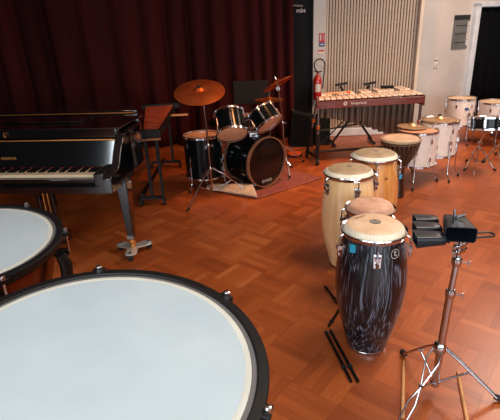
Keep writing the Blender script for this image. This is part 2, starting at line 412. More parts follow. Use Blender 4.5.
st = MB(); st.box((.15, -.016, -.02), (.045, .003, .36)); st.build('pale_margin', M['plate'], nb, label='pale strip at its right edge')
for z in (.09, 0, -.11): MB().ball((.15, -.018, z), .008).build('pin', M['ink'], nb)

# ------------------------------------------------------------------ drums
def lug_pair(T, r, z0, z1, cas=True, hook=True):
    """tension rod from hoop z1 to z0 at radius r (local drum frame), with casing"""
    b = MB(); b.tube([(r, 0, z0), (r, 0, z1)], .0035, T, 6)
    b.tube([(r - .006, 0, z1 - .012), (r + .006, 0, z1 + .006)], .007, T, 6)
    if cas: b.box((r - .008, 0, z0 - .01), (.02, .018, .05), T)
    return b
def hoop(r, z, h=.022, t=.004, T=None):
    return MB().lathe([(r, z - h / 2), (r + t, z - h / 2), (r + t, z + h / 2 - .003), (r + t + .006, z + h / 2), (r + t - .001, z + h / 2 + .003), (r, z + h / 2)], T, 56, closed=True)
def drum(root, r, L, T, shell, top, bottom, nl=6, hoopm='chrome', a0=0., hh=.022, wide_hoop=False, badge=None, separate=None):
    """axis along local z of T, centre of the drum at T's origin"""
    MB().lathe([(r, -L / 2), (r, L / 2)], T, 56, cap=False).build('shell', M[shell], root)
    MB().lathe([(.0001, L / 2 + .002), (r * .9, L / 2 + .002), (r + .003, L / 2 - .004)], T, 56, cap=False).build('batter_head', M[top], root)
    MB().lathe([(.0001, -L / 2 - .002), (r * .9, -L / 2 - .002), (r + .003, -L / 2 + .004)], T, 56, cap=False).build('resonant_head', M[bottom], root)
    if wide_hoop:
        for z in (L / 2 + .008, -L / 2 - .008):
            MB().lathe([(r + .002, z - .02), (r + .012, z - .02), (r + .013, z), (r + .012, z + .02), (r + .002, z + .02)], T, 64, closed=True).build('hoop', M[hoopm], root)
    else:
        hoop(r + .004, L / 2 + .001, hh, T=T).build('hoop', M[hoopm], root); hoop(r + .004, -L / 2 - .001, hh, T=T).build('hoop', M[hoopm], root)
    for k in range(nl):
        A = T @ Matrix.Rotation(a0 + 2 * PI * k / nl, 4, 'Z')
        ro = r + .013; short = L < .26; b = MB()
        for sg in (1, -1):
            if not short: b = MB()
            b.tube([(ro, 0, sg * (L / 2 - (.075 if not short else L / 2))), (ro, 0, sg * (L / 2 + .006))], .0035, A, 6)
            b.tube([(ro, 0, sg * (L / 2 - .0)), (ro, 0, sg * (L / 2 + .01))], .008, A, 6)
            b.box((r + .008, 0, sg * (L / 2 - .085) if not short else sg * .02), (.018, .02, .045), A)
            if not short or sg == -1: b.build('lug', M['chrome'], root)
def floor_leg(root, a, r, z0, L, drop):
    A = Matrix.Rotation(a, 4, 'Z')
    b = MB(); rr = r + .022
    b.tube([(rr, 0, z0 + .2), (rr, 0, drop + .12), (rr + .012, 0, drop + .07), (rr + .045, 0, drop + .03), (rr + .05, 0, drop + .012)], .0055, A, 8)
    b.box((r + .012, 0, z0 + .12), (.03, .035, .045), A)
    o = b.build('leg', M['chrome'], root)
    MB().lathe([(.011, 0), (.014, .004), (.012, .03), (.008, .035)], A @ Matrix.Translation((rr + .05, 0, drop)), 12).build('rubber_foot', M['rubber'], o)
def tripod(root, hub, zb, reach, angs, dbl=False, r=.007, foot=.013, ztop=None):
    """braced cymbal-stand legs, local coordinates: hub height, brace height"""
    for a in angs:
        A = Matrix.Rotation(a, 4, 'Z'); b = MB()
        for s in ((-.011, .011) if dbl else (0,)):
            b.tube([(.02, s, hub), (reach * .35, s, hub * .76), (reach, s * .6, .014)], r * (.8 if dbl else 1), A, 8)
        b.tube([(.012, 0, zb), (reach * .52, 0, hub * .585)], r * .75, A, 8)
        o = b.build('leg', M['chrome'], root)
        MB().tube([(reach - .022, 0, .026), (reach + .014, 0, .011)], foot, A, 10).build('rubber_foot', M['rubber'], o)
def collar(T, z, r=.016, h=.035):
    b = MB(); b.lathe([(r, z - h / 2), (r * 1.15, z - h / 4), (r * 1.15, z + h / 4), (r, z + h / 2)], T, 14)
    b.tube([(r * .8, 0, z), (r * 2.6, 0, z)], .004, T, 6); b.box((r * 2.6, 0, z), (.006, .012, .026), T); return b
def cymbal(rad, T, bow=.028):
    pr = [(.006, .03), (.02, .028), (.035, .018), (.045, .006), (.06, 0)]
    for i in range(1, 9):
        t = i / 8; pr.append((.06 + (rad - .06) * t, -bow * t * t))
    lo = [(a, z - .0022) for a, z in reversed(pr)]
    return MB().lathe(pr + lo, T, 64, closed=True)

# --- kit (all standing round the rug)
kit_y = 4.9
# bass drum: front centre (.205,4.85,.30), axis points at 44 deg to the right of the camera
ax = Vector((.64, -.76, 0)).normalized(); rb = .285; Lb = .40
fc = Vector((.205, 4.86, .305)); cc = fc - ax * Lb / 2
bd = thing('bass_drum', 'large black bass drum lying on its side on the rug', 'bass drum', (cc.x, cc.y, 0))
T = Matrix.Translation((0, 0, cc.z)) @ align(ax)
drum(bd, rb - .012, Lb, T, 'shellb', 'headblk', 'headclr', 8, 'hoopwood', R(20), wide_hoop=True)
# claws
for sg in (-1, 1):
    A = T @ Matrix.Rotation(0, 4, 'Z')
b = MB()
side = Vector((-ax.y, ax.x, 0)) * -1
for s in (-1, 1):
    p = side * s * (rb - .03)
    b = MB(); b.tube([p + ax * .07 + Vector((0, 0, .12)), p * 1.25 + ax * .16 + Vector((0, 0, .0 - .1 + .02)), p * 1.35 + ax * .2 + Vector((0, 0, .022))], .007)
    o = b.build('spur', M['chrome'], bd); o.location.z = 0
    MB().ball(p * 1.35 + ax * .2 + Vector((0, 0, .014)), .014).build('rubber_foot', M['rubber'], o)
text('brand_lettering', 'EVANS', .05, M['plate'], bd, facing(Vector((0, 0, cc.z)) + ax * (Lb / 2 + .004) + Vector((0, 0, -.215)) - side * .0, ax), .0004)
MB().lathe([(.0001, 0), (.03, 0)], T @ Matrix.Translation((.0, 0, Lb / 2 + .004)), 20, cap=False)
# tom holder
b = MB(); b.box((0, 0, cc.z + rb + .005), (.09, .1, .05)); b.box((.0, -.0, cc.z + rb + .03), (.13, .05, .03), rz=.3)
th = b.build('tom_mount', M['chrome'], bd, bevel=.004)
mt = Vector((cc.x, cc.y, cc.z + rb + .03))
def rel(p, c=None): q = c or Vector((cc.x, cc.y, 0)); return Vector(p) - q
for p in ((-.06, 4.90, .74), (.15, 4.95, .80)):
    q = rel(p); s = Vector((.04 if q.x > .05 else -.04, 0, cc.z + rb + .03))
    MB().tube([s, Vector((s.x * 1.2, .0, q.z + .02)), q], .011).build('tom_arm', M['chrome'], bd)

def camdir(a, b_, c): return (cr_ * a + cu_ * b_ + f * c).normalized()
# rack toms: bottom-head centre, axis toward batter head
for (bc_, axd, rr, LL, lab, sib) in (
    (Vector((-.15, 4.66, .68)), camdir(-.16, .92, .32), .165, .235, 'smaller black rack tom tilted over the bass drum, nearer the big cymbal', 0),
    (Vector((.245, 4.72, .755)), camdir(-.50, .82, .16), .155, .17, 'black rack tom steeply tilted on the right side of the bass drum', 1)):
    tm = thing('rack_tom', lab, 'tom drum', tuple(bc_ + axd * LL / 2), 0, 'rack toms on the bass drum')
    T = align(axd); drum(tm, rr - .01, LL, T, 'shellb', 'headnat', 'headclr', 6, 'chrome', R(25 + 10 * sib))
    bp = T @ Matrix.Rotation(R(-70 if sib == 0 else -60), 4, 'Z')
    MB().box((rr - .008, 0, .02), (.004, .035, .035), bp).build('badge', M['plate'], tm, label='pale shell badge')
# floor tom
ft = thing('floor_tom', 'black floor tom on three legs behind the left cymbal stand', 'tom drum', (-.50, 5.02, 0))
T = Matrix.Translation((0, 0, .375)); drum(ft, .215, .46, T, 'shellb', 'headclr', 'headclr', 6, 'chrome', R(-78))
for a in (-125, -20, 100): floor_leg(ft, R(a), .215, .2, 0, 0)
# left cymbal
cs = thing('cymbal_stand', 'chrome straight cymbal stand at the left of the drum kit', 'cymbal stand', (-.40, 4.62, 0))
b = MB(); b.tube([(0, 0, .07), (-.005, 0, .58)], .012); b.tube([(-.005, 0, .58), (-.025, 0, 1.02)], .0095); b.tube([(-.025, 0, 1.02), (-.04, 0, 1.17)], .006)
b.build('pole', M['chrome'], cs)
for z, x in ((.58, -.005), (.33, -.002)): collar(Matrix.Translation((x, 0, 0)), z).build('collar', M['chrome'], cs)
b = MB(); b.box((-.028, 0, 1.03), (.05, .035, .045)); b.tube([(-.07, 0, 1.03), (.03, 0, 1.03)], .009); b.build('tilter', M['chrome'], cs, bevel=.004)
tripod(cs, .33, .08, .43, (R(238), R(3), R(122)))
cn = camdir(-.03, .72, -.70)
cy1 = thing('crash_cymbal', 'big bronze cymbal lying almost level at the left of the kit', 'cymbal', (-.452, 4.60, 1.155))
cymbal(.255, align(cn)).build('plate', M['bronze'], cy1); MB().tube([cn * -.03, cn * .05], .009).build('wing_nut', M['dchrome'], cy1)
MB().lathe([(.001, .03), (.022, .031), (.022, .038), (.001, .04)], align(cn), 16).build('felt_washer', M['ink'], cy1)
# right cymbal
cs2 = thing('cymbal_stand', 'chrome cymbal stand behind the right side of the kit', 'cymbal stand', (.46, 5.55, 0))
b = MB(); b.tube([(0, 0, .07), (-.01, 0, .6)], .012); b.tube([(-.01, 0, .6), (-.07, -.12, 1.03)], .009); b.tube([(-.07, -.12, 1.03), (-.075, -.13, 1.13)], .006)
b.build('pole', M['chrome'], cs2); collar(Matrix.Translation((-.01, 0, 0)), .6).build('collar', M['chrome'], cs2)
b = MB(); b.box((-.07, -.12, 1.03), (.04, .035, .045)); b.tube([(-.10, -.12, 1.03), (-.04, -.12, 1.03)], .009); b.build('tilter', M['chrome'], cs2)
tripod(cs2, .3, .08, .40, (R(-85), R(45), R(165)))
cn2 = camdir(-.44, .86, -.10)
cy2 = thing('crash_cymbal', 'bronze cymbal tipped steeply on the right hand stand', 'cymbal', (.380, 5.42, 1.105))
cymbal(.198, align(cn2)).build('plate', M['bronze'], cy2); MB().tube([cn2 * -.03, cn2 * .06], .009).build('wing_nut', M['dchrome'], cy2)
# hi-hat behind the toms
hh = thing('hi_hat', 'pair of flat cymbals on a stand behind the right rack tom', 'hi-hat', (.30, 5.75, 0))
MB().tube([(0, 0, .05), (0, 0, .98)], .009).build('pole', M['chrome'], hh)
for z, s in ((.865, 1), (.845, -1)): cymbal(.18, Matrix.Translation((0, 0, z)) @ Matrix.Rotation(0 if s > 0 else PI, 4, 'X'), .014).build('cymbal_plate', M['bronze'], hh)
tripod(hh, .28, .07, .3, (R(90), R(210), R(330)))
# snare behind the toms
sn = thing('snare_drum', 'shallow snare drum glimpsed between the two rack toms', 'snare drum', (-.02, 5.66, .62))
drum(sn, .17, .14, Matrix.Rotation(R(-4), 4, 'X'), 'shellb', 'headclr', 'headclr', 8, 'chrome', 0)
ss = thing('snare_stand', 'chrome snare stand under the drum behind the toms', 'drum stand', (-.02, 5.66, 0))
b = MB(); b.tube([(0, 0, .06), (0, 0, .46)], .011)
for a in (30, 150, 270): b.tube([(0, 0, .45), (.15 * cos(R(a)), .15 * sin(R(a)), .535), (.19 * cos(R(a)), .19 * sin(R(a)), .56)], .007)
b.build('pole', M['chrome'], ss); tripod(ss, .26, .07, .28, (R(90), R(210), R(330)))
# music stand behind the kit
ms = thing('music_stand', 'black music stand desk standing behind the drum kit by the curtain', 'music stand', (.08, 6.2, 0))
Td = Matrix.Translation((0, 0, .9)) @ Matrix.Rotation(R(-14), 4, 'X')
b = MB(); b.box((0, 0, 0), (.46, .012, .30), Td); b.box((0, -.03, -.15), (.46, .06, .01), Td); b.build('desk', M['blackp'], ms)
MB().tube([(0, .02, .05), (0, .02, .88)], .012).build('pole', M['steelblack'], ms)
b = MB()
for a in (90, 210, 330): b.tube([(0, .02, .2), (.25 * cos(R(a)), .25 * sin(R(a)), .012)], .008)
b.build('leg_set', M['steelblack'], ms)
# drum throne
dt = thing('drum_throne', 'round black drum stool behind the bass drum', 'stool', (-.35, 6.25, 0))
MB().lathe([(.001, .47), (.16, .47), (.17, .485), (.17, .53), (.15, .55), (.001, .552)], None, 32).build('seat', M['blackp'], dt)
MB().tube([(0, 0, .06), (0, 0, .48)], .014).build('pole', M['chrome'], dt); tripod(dt, .26, .07, .26, (R(90), R(210), R(330)))
# rug with curled corner flap
def sheet(fn, nu, nv, name, m, parent, th=.008):
    vs = [fn(i / nu, j / nv) for j in range(nv + 1) for i in range(nu + 1)]; fs = []
    for j in range(nv):
        for i in range(nu): a = j * (nu + 1) + i; fs.append((a, a + 1, a + nu + 2, a + nu + 1))
    o = MB().add(vs, fs).build(name, m, parent); s = o.modifiers.new('t', 'SOLIDIFY'); s.thickness = th; s.offset = 0; return o
rg = thing('rug', 'worn reddish grey rug under the bass drum with one edge folded over', 'rug', (0, 0, 0))
A0, A1, A2, A3 = Vector((-.49, 4.88, 0)), Vector((.09, 4.49, 0)), Vector((.88, 5.10, 0)), Vector((.28, 5.85, 0))
def rugf(u, v):
    p = (A0 * (1 - u) + A1 * u) * (1 - v) + (A3 * (1 - u) + A2 * u) * v
    return (p.x + .01 * sin(v * 9), p.y + .01 * sin(u * 8), .008 + .003 * sin(u * 14) * sin(v * 9))
sheet(rugf, 24, 24, 'pile', M['rug'], rg, .01)
def flap(u, v):
    a = Vector((-.495, 4.845, 0)).lerp(Vector((.085, 4.48, 0)), u); b_ = Vector((-.42, 5.0, 0)).lerp(Vector((-.02, 4.93, 0)), u)
    q = a.lerp(b_, v); z = .022 + (.03 + .05 * u) * sin(min(1., v * 1.1 + .02) * PI) ** .7
    return (q.x, q.y, z)
sheet(flap, 20, 14, 'folded_edge', M['rugback'], rg, .006)['label'] = 'pale backing of the folded edge'

# orange floor light with cable
ol = thing('orange_floor_disc', 'round orange topped black disc with a cable on the floor by the curtain', 'floor lamp', (.665, 6.18, 0))
MB().lathe([(.001, .0), (.105, 0), (.11, .02), (.1, .03), (.001, .03)], None, 32).build('base', M['rubber'], ol)
MB().lathe([(.098, .03), (.09, .045), (.04, .06), (.001, .063)], None, 32).build('dome', M['orange'], ol)
b = MB(); b.tube([(-.1, .02, .012), (-.14, .05, .006), (-.16, .12, .006), (-.08, .2, .03), (.0, .22, .08), (-.02, .2, .006), (.1, .3, .006), (.3, .5, .006)], .004); b.build('cable', M['rubber'], ol)
# black board / case leaning by the door
bb = thing('speaker_wedge', 'black slanted wedge shaped case standing between curtain and marimba', 'speaker', (.83, 6.78, 0))
b = MB(); b.hexa([(-.19, -.12, .0), (.17, -.14, .0), (.17, .2, .0), (-.19, .2, .0), (-.13, .0, .54), (.17, -.04, .46), (.17, .12, .46), (-.13, .14, .54)]); b.build('cabinet', M['blackp'], bb, bevel=.008)
b = MB(); b.hexa([(-.165, -.118, .05), (.125, -.155, .05), (.125, -.145, .05), (-.165, -.105, .05), (-.12, -.012, .50), (.14, -.05, .43), (.14, -.04, .43), (-.12, .0, .50)]); b.build('grille', M['cloth'], bb)
for x, z, y in ((-.13, .54, .0), (.17, .46, -.04), (-.19, .01, -.12)): MB().ball((x, y, z), .012).build('corner_protector', M['dchrome'], bb)

cb = thing('instrument_case', 'black case on the floor behind the left legs of the marimba', 'case', (1.21, 6.82, 0))
MB().hexa([(-.19, -.13, .0), (.05, -.13, .0), (.05, .15, .0), (-.19, .15, .0), (-.19, -.10, .42), (.05, -.10, .50), (.05, .12, .50), (-.19, .12, .42)]).build('shell', M['blackp'], cb, bevel=.012)
MB().tube([(-.06, -.12, .22), (-.06, -.15, .23), (.04, -.15, .23), (.04, -.12, .22)], .008).build('handle', M['rubber'], cb)
# ------------------------------------------------------------------ congas
def conga(name, label, loc, h, rt, rbel, shell, head, hidee, a0, logo=True, rot=0, tapes=(), badge=None, rbase=None, zb=.6, grp=None):
    root = thing(name, label, 'conga drum', loc, 0, grp); rbs = rbase or rt * .66
    pr = []
    for i in range(25):
        t = i / 24; z = .0 + t * (h - .05)
        # smooth barrel from base through belly to top
        if t < zb: k = t / zb; rr = rbs + (rbel - rbs) * sin(k * PI / 2) ** 1.05
        else: k = (t - zb) / (1 - zb); rr = rbel - (rbel - (rt - .006)) * (1 - cos(k * PI / 2))
        pr.append((rr, z))
    MB().lathe([(rbs - .012, 0)] + pr + [(rt - .02, h - .05)], None, 64).build('shell', M[shell], root)
    MB().lathe([(rbs + .001, .0), (rbs + .006, .0), (rbs + .008, .022), (rbs + .003, .026)], None, 48, cap=False).build('base_ring', M['chrome'], root)
    zt = h - .012
    MB().lathe([(.0001, zt + .012), (rt * .5, zt + .011), (rt * .82, zt + .005), (rt * .9, zt - .002)], None, 64, cap=False).build('head', M[head], root)
    wob = lambda r_, z_, k: 1 + (.010 * sin(k * 2 * PI / 5.0) if r_ > rt * .93 else 0)
    MB().lathe([(rt * .895, zt - .0015), (rt * .96, zt - .012), (rt * .995, zt - .026), (rt + .001, zt - .04)], None, 320, cap=False, wob=wob).build('hide_collar', M[hidee], root, label='paler pleated edge of the skin')
    # crown rim
    MB().lathe([(rt + .002, h - .062), (rt + .006, h - .062), (rt + .012, h - .05), (rt + .016, h - .04), (rt + .014, h - .034), (rt + .004, h - .04)], None, 64, closed=True).build('rim', M['chrome'], root)
    for k in range(5):
        A = Matrix.Rotation(R(-90) + a0 + 2 * PI * k / 5, 4, 'Z'); b = MB(); r1 = rt + .02
        def rz(z):
            t = z / (h - .05)
            if t < zb: return rbs + (rbel - rbs) * sin(t / zb * PI / 2) ** 1.05
            return rbel - (rbel - (rt - .006)) * (1 - cos((t - zb) / (1 - zb) * PI / 2))
        rp = rz(h - .135)
        b.tube([(rt + .004, 0, h - .045), (r1 + .006, 0, h - .058), (r1 + .010, 0, h - .08), (rp + .022, 0, h - .105), (rp + .022, 0, h - .155)], .0048, A, 8)
        b.tube([(rp + .022, 0, h - .148), (rp + .022, 0, h - .163)], .009, A, 6)
        b.box((rp + .018, 0, h - .12), (.03, .026, .02), A)
        b.hexa([(rp - .012, -.016, h - .172), (rp + .012, -.016, h - .172), (rp + .012, .016, h - .172), (rp - .012, .016, h - .172), (rp - .022, -.02, h - .10), (rp + .007, -.02, h - .10), (rp + .007, .02, h - .10), (rp - .022, .02, h - .10)], A)
        b.build('tension_lug', M['chrome'], root)
    return root, rz
c1, rz1 = conga('conga', 'black wood grained conga with pale head, nearest of the drums on the floor', (.628, 2.085, 0), .765, .152, .185, 'blackwood', 'hide', 'hidew', R(-8), rbase=.1, zb=.62)
c2, rz2 = conga('conga', 'tall pale wood conga with long visible shell, left of the group', (.71, 3.03, 0), .77, .166, .19, 'birch', 'hide3', 'hidew', R(-65), zb=.55)
c3, rz3 = conga('conga', 'amber wood conga standing behind the tall pale one', (.98, 3.36, 0), .785, .170, .195, 'amber', 'hide3', 'hidew', R(-11), zb=.55)
c4, rz4 = conga('conga', 'smaller brown conga with mottled pinkish head half hidden by the black one', (.735, 2.545, 0), .69, .140, .165, 'brown', 'hide2', 'hide2', R(-30), zb=.55)
def head_logo(root, h, dx, dy, r=.022, rot=0, txt='lp'):
    T = Matrix.Translation((dx, dy, h + .0008)) @ Matrix.Rotation(rot, 4, 'Z')
    o = MB().lathe([(.0001, .0), (r, .0), (r, -.002)], T, 28, cap=False).build('head_emblem', M['ink'], root, label='round black emblem printed on the head')
    MB().lathe([(r * .62, .0006), (r * .78, .0006)], T, 28, cap=False).build('emblem_ring', M['plate'], o)
    MB().box((0, 0, .0006), (r * .9, r * .22, .0004), T).build('emblem_bar', M['plate'], o)
head_logo(c1, .765, .004, -.002, .028, R(0))
text('head_lettering', 'matador', .022, M['inkr'], c1, Matrix.Translation((-.055, .07, .7645)) @ Matrix.Rotation(R(28), 4, 'Z'), .0004)
head_logo(c2, .77, .0, .015, .02); head_logo(c3, .785, .01, .01, .018)
def patch(root, rz, h, az, z, w_, hh_, m, name, tilt=0., off=.0015, label=None):
    """small patch following the shell at azimuth az (0 = towards camera, + to the right)"""
    vs = []; fs = []; n = 6
    for j in range(n + 1):
        for i in range(n + 1):
            a = (i / n - .5) * w_; b_ = (j / n - .5) * hh_; a, b_ = a * cos(tilt) - b_ * sin(tilt), a * sin(tilt) + b_ * cos(tilt)
            zz = z + b_; rr = rz(zz) + off; an = R(-90) + az + a / rr; vs.append((rr * cos(an), rr * sin(an), zz))
    for j in range(n):
        for i in range(n): q = j * (n + 1) + i; fs.append((q, q + 1, q + n + 2, q + n + 1))
    o = MB().add(vs, fs).build(name, m, root)
    if label: o['label'] = label
    return o
patch(c1, rz1, .765, R(-54), .665, .036, .04, M['tape'], 'tape', .25, label='square of blue tape')
patch(c2, rz2, .77, R(-84), .66, .03, .04, M['tape'], 'tape', .1, label='blue tape on the shell')
patch(c4, rz4, .69, R(-66), .60, .04, .04, M['tape'], 'tape', -.2, label='blue tape on the shell')
# round shell badge on the black conga
az = R(24); zb_ = .655; rr = rz1(zb_) + .002; an = R(-90) + az
bT = align((cos(an), sin(an), .1), (rr * cos(an), rr * sin(an), zb_))
o = MB().lathe([(.0001, .002), (.026, .002), (.028, -.004)], bT, 28, cap=False).build('shell_badge', M['ink'], c1, label='round black badge with a white mark')
MB().lathe([(.0225, .003), (.025, .003)], bT, 28, cap=False).build('badge_ring', M['plate'], o)
text('badge_letter', 't', .05, M['plate'], o, facing((rr * cos(an), rr * sin(an), zb_), (cos(an), sin(an), .1)) @ Matrix.Translation((0, .004, .0035)), .0004)
az = R(14); an = R(-90) + az; rr = rz3(.6) + .002
text('shell_mark', 'pb', .03, M['brown'], c3, facing((rr * cos(an), rr * sin(an), .62), (cos(an), sin(an), .1)), .0004)

# djembe
dj = thing('djembe', 'dark carved djembe with rope lacing and pale goatskin head', 'djembe', (1.54, 4.42, 0))
prd = [(.072, 0), (.08, .01), (.07, .1), (.06, .22), (.064, .3), (.085, .36), (.13, .43), (.165, .52), (.18, .59), (.178, .605)]
MB().lathe(prd, None, 56).build('shell', M['djwood'], dj)
MB().lathe([(.0001, .628), (.15, .627), (.172, .622), (.183, .61)], None, 56, cap=False).build('head', M['hide'], dj)
for z, rr, nm in ((.605, .186, 'rim_ring'), (.582, .186, 'rim_ring'), (.34, .08, 'rim_ring')): MB().lathe([(rr - .004, z - .008), (rr + .006, z - .005), (rr + .006, z + .005), (rr - .004, z + .008)], None, 48, closed=True).build(nm, M['rope'], dj)
MB().lathe([(.184, .597), (.196, .6), (.197, .618), (.186, .624)], None, 56, closed=True, wob=lambda r_, z_, k: 1 + .012 * (k % 2)).build('hide_roll', M['hide3'], dj, label='rolled hide edge')
rp = MB()
for k in range(26):
    a = 2 * PI * k / 26; a2 = a + PI / 26; a3 = a + 2 * PI / 26
    for aa, bb2 in ((a, a2), (a3, a2)):
        rp.tube([(.19 * cos(aa), .19 * sin(aa), .582), (.172 * cos((aa + bb2) / 2), .172 * sin((aa + bb2) / 2), .5), (.13 * cos(bb2), .13 * sin(bb2), .42), (.086 * cos(bb2), .086 * sin(bb2), .345)], .0035, None, 5)
rp.build('rope_lacing', M['rope'], dj)
def rzd(z):
    for (r1, z1), (r2, z2) in zip(prd, prd[1:]):
        if z1 <= z <= z2: return r1 + (r2 - r1) * (z - z1) / max(1e-6, z2 - z1)
    return .1
patch(dj, rzd, .6, R(10), .235, .03, .05, M['tape'], 'tape', 0, label='blue tape on the foot')

# ------------------------------------------------------------------ white toms
def white_tom(label, loc, r, L, zc, legs, top='headnat', grp='white floor toms'):
    t = thing('floor_tom', label, 'tom drum', loc, 0, grp)
    drum(t, r, L, Matrix.Translation((0, 0, zc)), 'shellw', top, 'headnat', 6, 'chrome', R(-70))
    for a in legs: floor_leg(t, R(a), r, zc - L / 2 + .04, 0, 0)
    return t
w1 = white_tom('white floor tom just behind the djembe, no cymbal on it', (1.86, 4.80, 0), .200, .36, .42, (-112, 5, 130), 'headclr')
w2 = white_tom('white floor tom with a bronze cymbal lying on its head', (2.17, 5.02, 0), .2, .37, .465, (-75, -10, 130))
MB().tube([(.05, -.197, .44), (.05, -.215, .44)], .006).build('air_vent', M['chrome'], w1)
wc = thing('crash_cymbal', 'bronze cymbal lying flat on the white floor tom', 'cymbal', (2.165, 5.02, .678))
cymbal(.185, None, .012).build('plate', M['palebronze'], wc)
MB().lathe([(.001, .03), (.02, .03), (.018, .045), (.001, .05)], None, 16).build('felt_washer', M['ink'], wc)
wc2 = thing('splash_cymbal', 'thin pale cymbal on a stand tip leaning over the white tom rim', 'cymbal', (1.83, 4.93, .628))
cymbal(.16, Matrix.Rotation(R(3), 4, 'Y'), .008).build('plate', M['palebronze'], wc2)
w3 = white_tom('white tom with small blue label, standing far back by the doorway', (3.11, 6.55, 0), .192, .36, .46, (-80, -10, 130))
MB().box((.0, -.197, .52), (.05, .006, .035)).build('blue_label', M['bluesign'], w3, label='small blue label')
MB().lathe([(.001, 0), (.022, 0)], Matrix.Translation((.13, -.166, .45)) @ align((.6, -.8, 0)), 16, cap=False).build('badge', M['ink'], w3)
w4 = white_tom('white tom at the right edge, farthest right of the drums at the back', (3.50, 6.35, 0), .205, .3, .45, (-100, -10, 130))
w5 = white_tom('white drum behind the wall side tom, cut by the right edge', (3.95, 6.6, 0), .2, .3, .45, (-100, -10, 130))
# snare on stand at right
sd = thing('snare_drum', 'snare drum with black and navy wrap and pale head at the right edge', 'snare drum', (2.78, 5.14, .575))
drum(sd, .178, .125, Matrix.Rotation(R(-9), 4, 'X'), 'shellb', 'headnat', 'headnat', 8, 'chrome', R(-80))
vs = []; fs = []
for i in range(13):
    a = R(-78 + 60 * i / 12); vs += [(.1795 * cos(a), .1795 * sin(a), -.048), (.1795 * cos(a), .1795 * sin(a), .048)]
for i in range(12): fs.append((2 * i, 2 * i + 2, 2 * i + 3, 2 * i + 1))
MB().add(vs, fs, Matrix.Rotation(R(-9), 4, 'X')).build('navy_panel', M['shellnavy'], sd, label='navy blue part of the shell')
sst = thing('snare_stand', 'chrome tripod stand carrying the navy snare drum', 'drum stand', (2.80, 5.3, 0))
b = MB(); b.tube([(0, 0, .05), (0, -.02, .3), (-.02, -.12, .46)], .012); 
for a in (-100, 20, 140): b.tube([(-.03, -.15, .46), (-.04 + .15 * cos(R(a)), -.18 + .15 * sin(R(a)), .505), (-.04 + .2 * cos(R(a)), -.18 + .2 * sin(R(a)), .515)], .007)
b.build('pole', M['chrome'], sst); collar(None or Matrix.Identity(4), .3).build('collar', M['chrome'], sst); tripod(sst, .25, .06, .24, (R(-55), R(215), R(90)))
bh = thing('stand_base', 'black footed stand base standing at the right edge of the floor', 'drum stand', (3.22, 5.55, 0))
MB().tube([(0, 0, .04), (0, 0, .42)], .011).build('pole', M['dchrome'], bh); tripod(bh, .22, .06, .26, (R(200), R(-70), R(70)), foot=.018)

# ------------------------------------------------------------------ marimba
mb = thing('marimba', 'long marimba with red brown rails, bars paled by sheen and hanging resonators', 'marimba', (0, 0, 0))
FL, FR, BL, BR = Vector((.89, 5.60, .825)), Vector((2.20, 5.62, .84)), Vector((.93, 5.90, .835)), Vector((2.14, 6.2, .85))
def rail(a, b_, h, t, name='rail', m='rosewood'):
    d = (b_ - a).normalized(); nrm = Vector((-d.y, d.x, 0)).normalized() * t / 2; up = Vector((0, 0, h))
    p = [a - nrm - up, b_ - nrm - up, b_ + nrm - up, a + nrm - up, a - nrm, b_ - nrm, b_ + nrm, a + nrm]
    return MB().hexa(p).build(name, M[m], mb, bevel=.004)
rail(FL, FR, .085, .022); rail(BL, BR, .09, .022)
rail(FL + Vector((-.0, -.012, .015)), BL + Vector((-.0, .012, .015)), .1, .03, 'end_board'); rail(FR + Vector((0, -.012, .015)), BR + Vector((0, .012, .015)), .13, .03, 'end_board')
ml = (FL + FR) / 2 * .0 + Vector((0, 0, 0))
NB = 17
proto = None
for i in range(NB):
    t = (i + .6) / (NB + .2); a = FL.lerp(FR, t); b_ = BL.lerp(BR, t); w_ = 1.26 / NB * .86
    mid = a.lerp(b_, .60); p0 = a.lerp(b_, .035)
    d = (mid - p0); n_ = Vector((1, 0, 0)) * w_ / 2; up = Vector((0, 0, .02)); z0 = Vector((0, 0, .012))
    MB().hexa([p0 - n_ + z0, p0 + n_ + z0, mid + n_ + z0, mid - n_ + z0, p0 - n_ + z0 + up, p0 + n_ + z0 + up, mid + n_ + z0 + up, mid - n_ + z0 + up]).build('bar', M['bar'], mb, bevel=.004)
    if i % 7 in (0, 1, 3, 4, 5) and i < NB - 1:
        t = (i + 1.1) / (NB + .2); a = FL.lerp(FR, t); b_ = BL.lerp(BR, t); p0 = a.lerp(b_, .50); mid = a.lerp(b_, .955); z1 = Vector((0, 0, .034))
        MB().hexa([p0 - n_ + z1, p0 + n_ + z1, mid + n_ + z1, mid - n_ + z1, p0 - n_ + z1 + up, p0 + n_ + z1 + up, mid + n_ + z1 + up, mid - n_ + z1 + up]).build('bar', M['bar'], mb, bevel=.004)
NR = 16
for i in range(NR):
    t = (i + .7) / (NR + .9); a = FL.lerp(FR, t).lerp(BL.lerp(BR, t), .2)
    k = t; ln = .14 + .34 * (k / .82) ** 1.5 if k < .82 else .48 - (k - .82) * .9
    x, y, z = a
    MB().lathe([(.0355, z - .06 - ln), (.036, z - .055 - ln), (.036, z - .03)], Matrix.Translation((x, y, 0)), 14).build('resonator', M['tube'], mb)
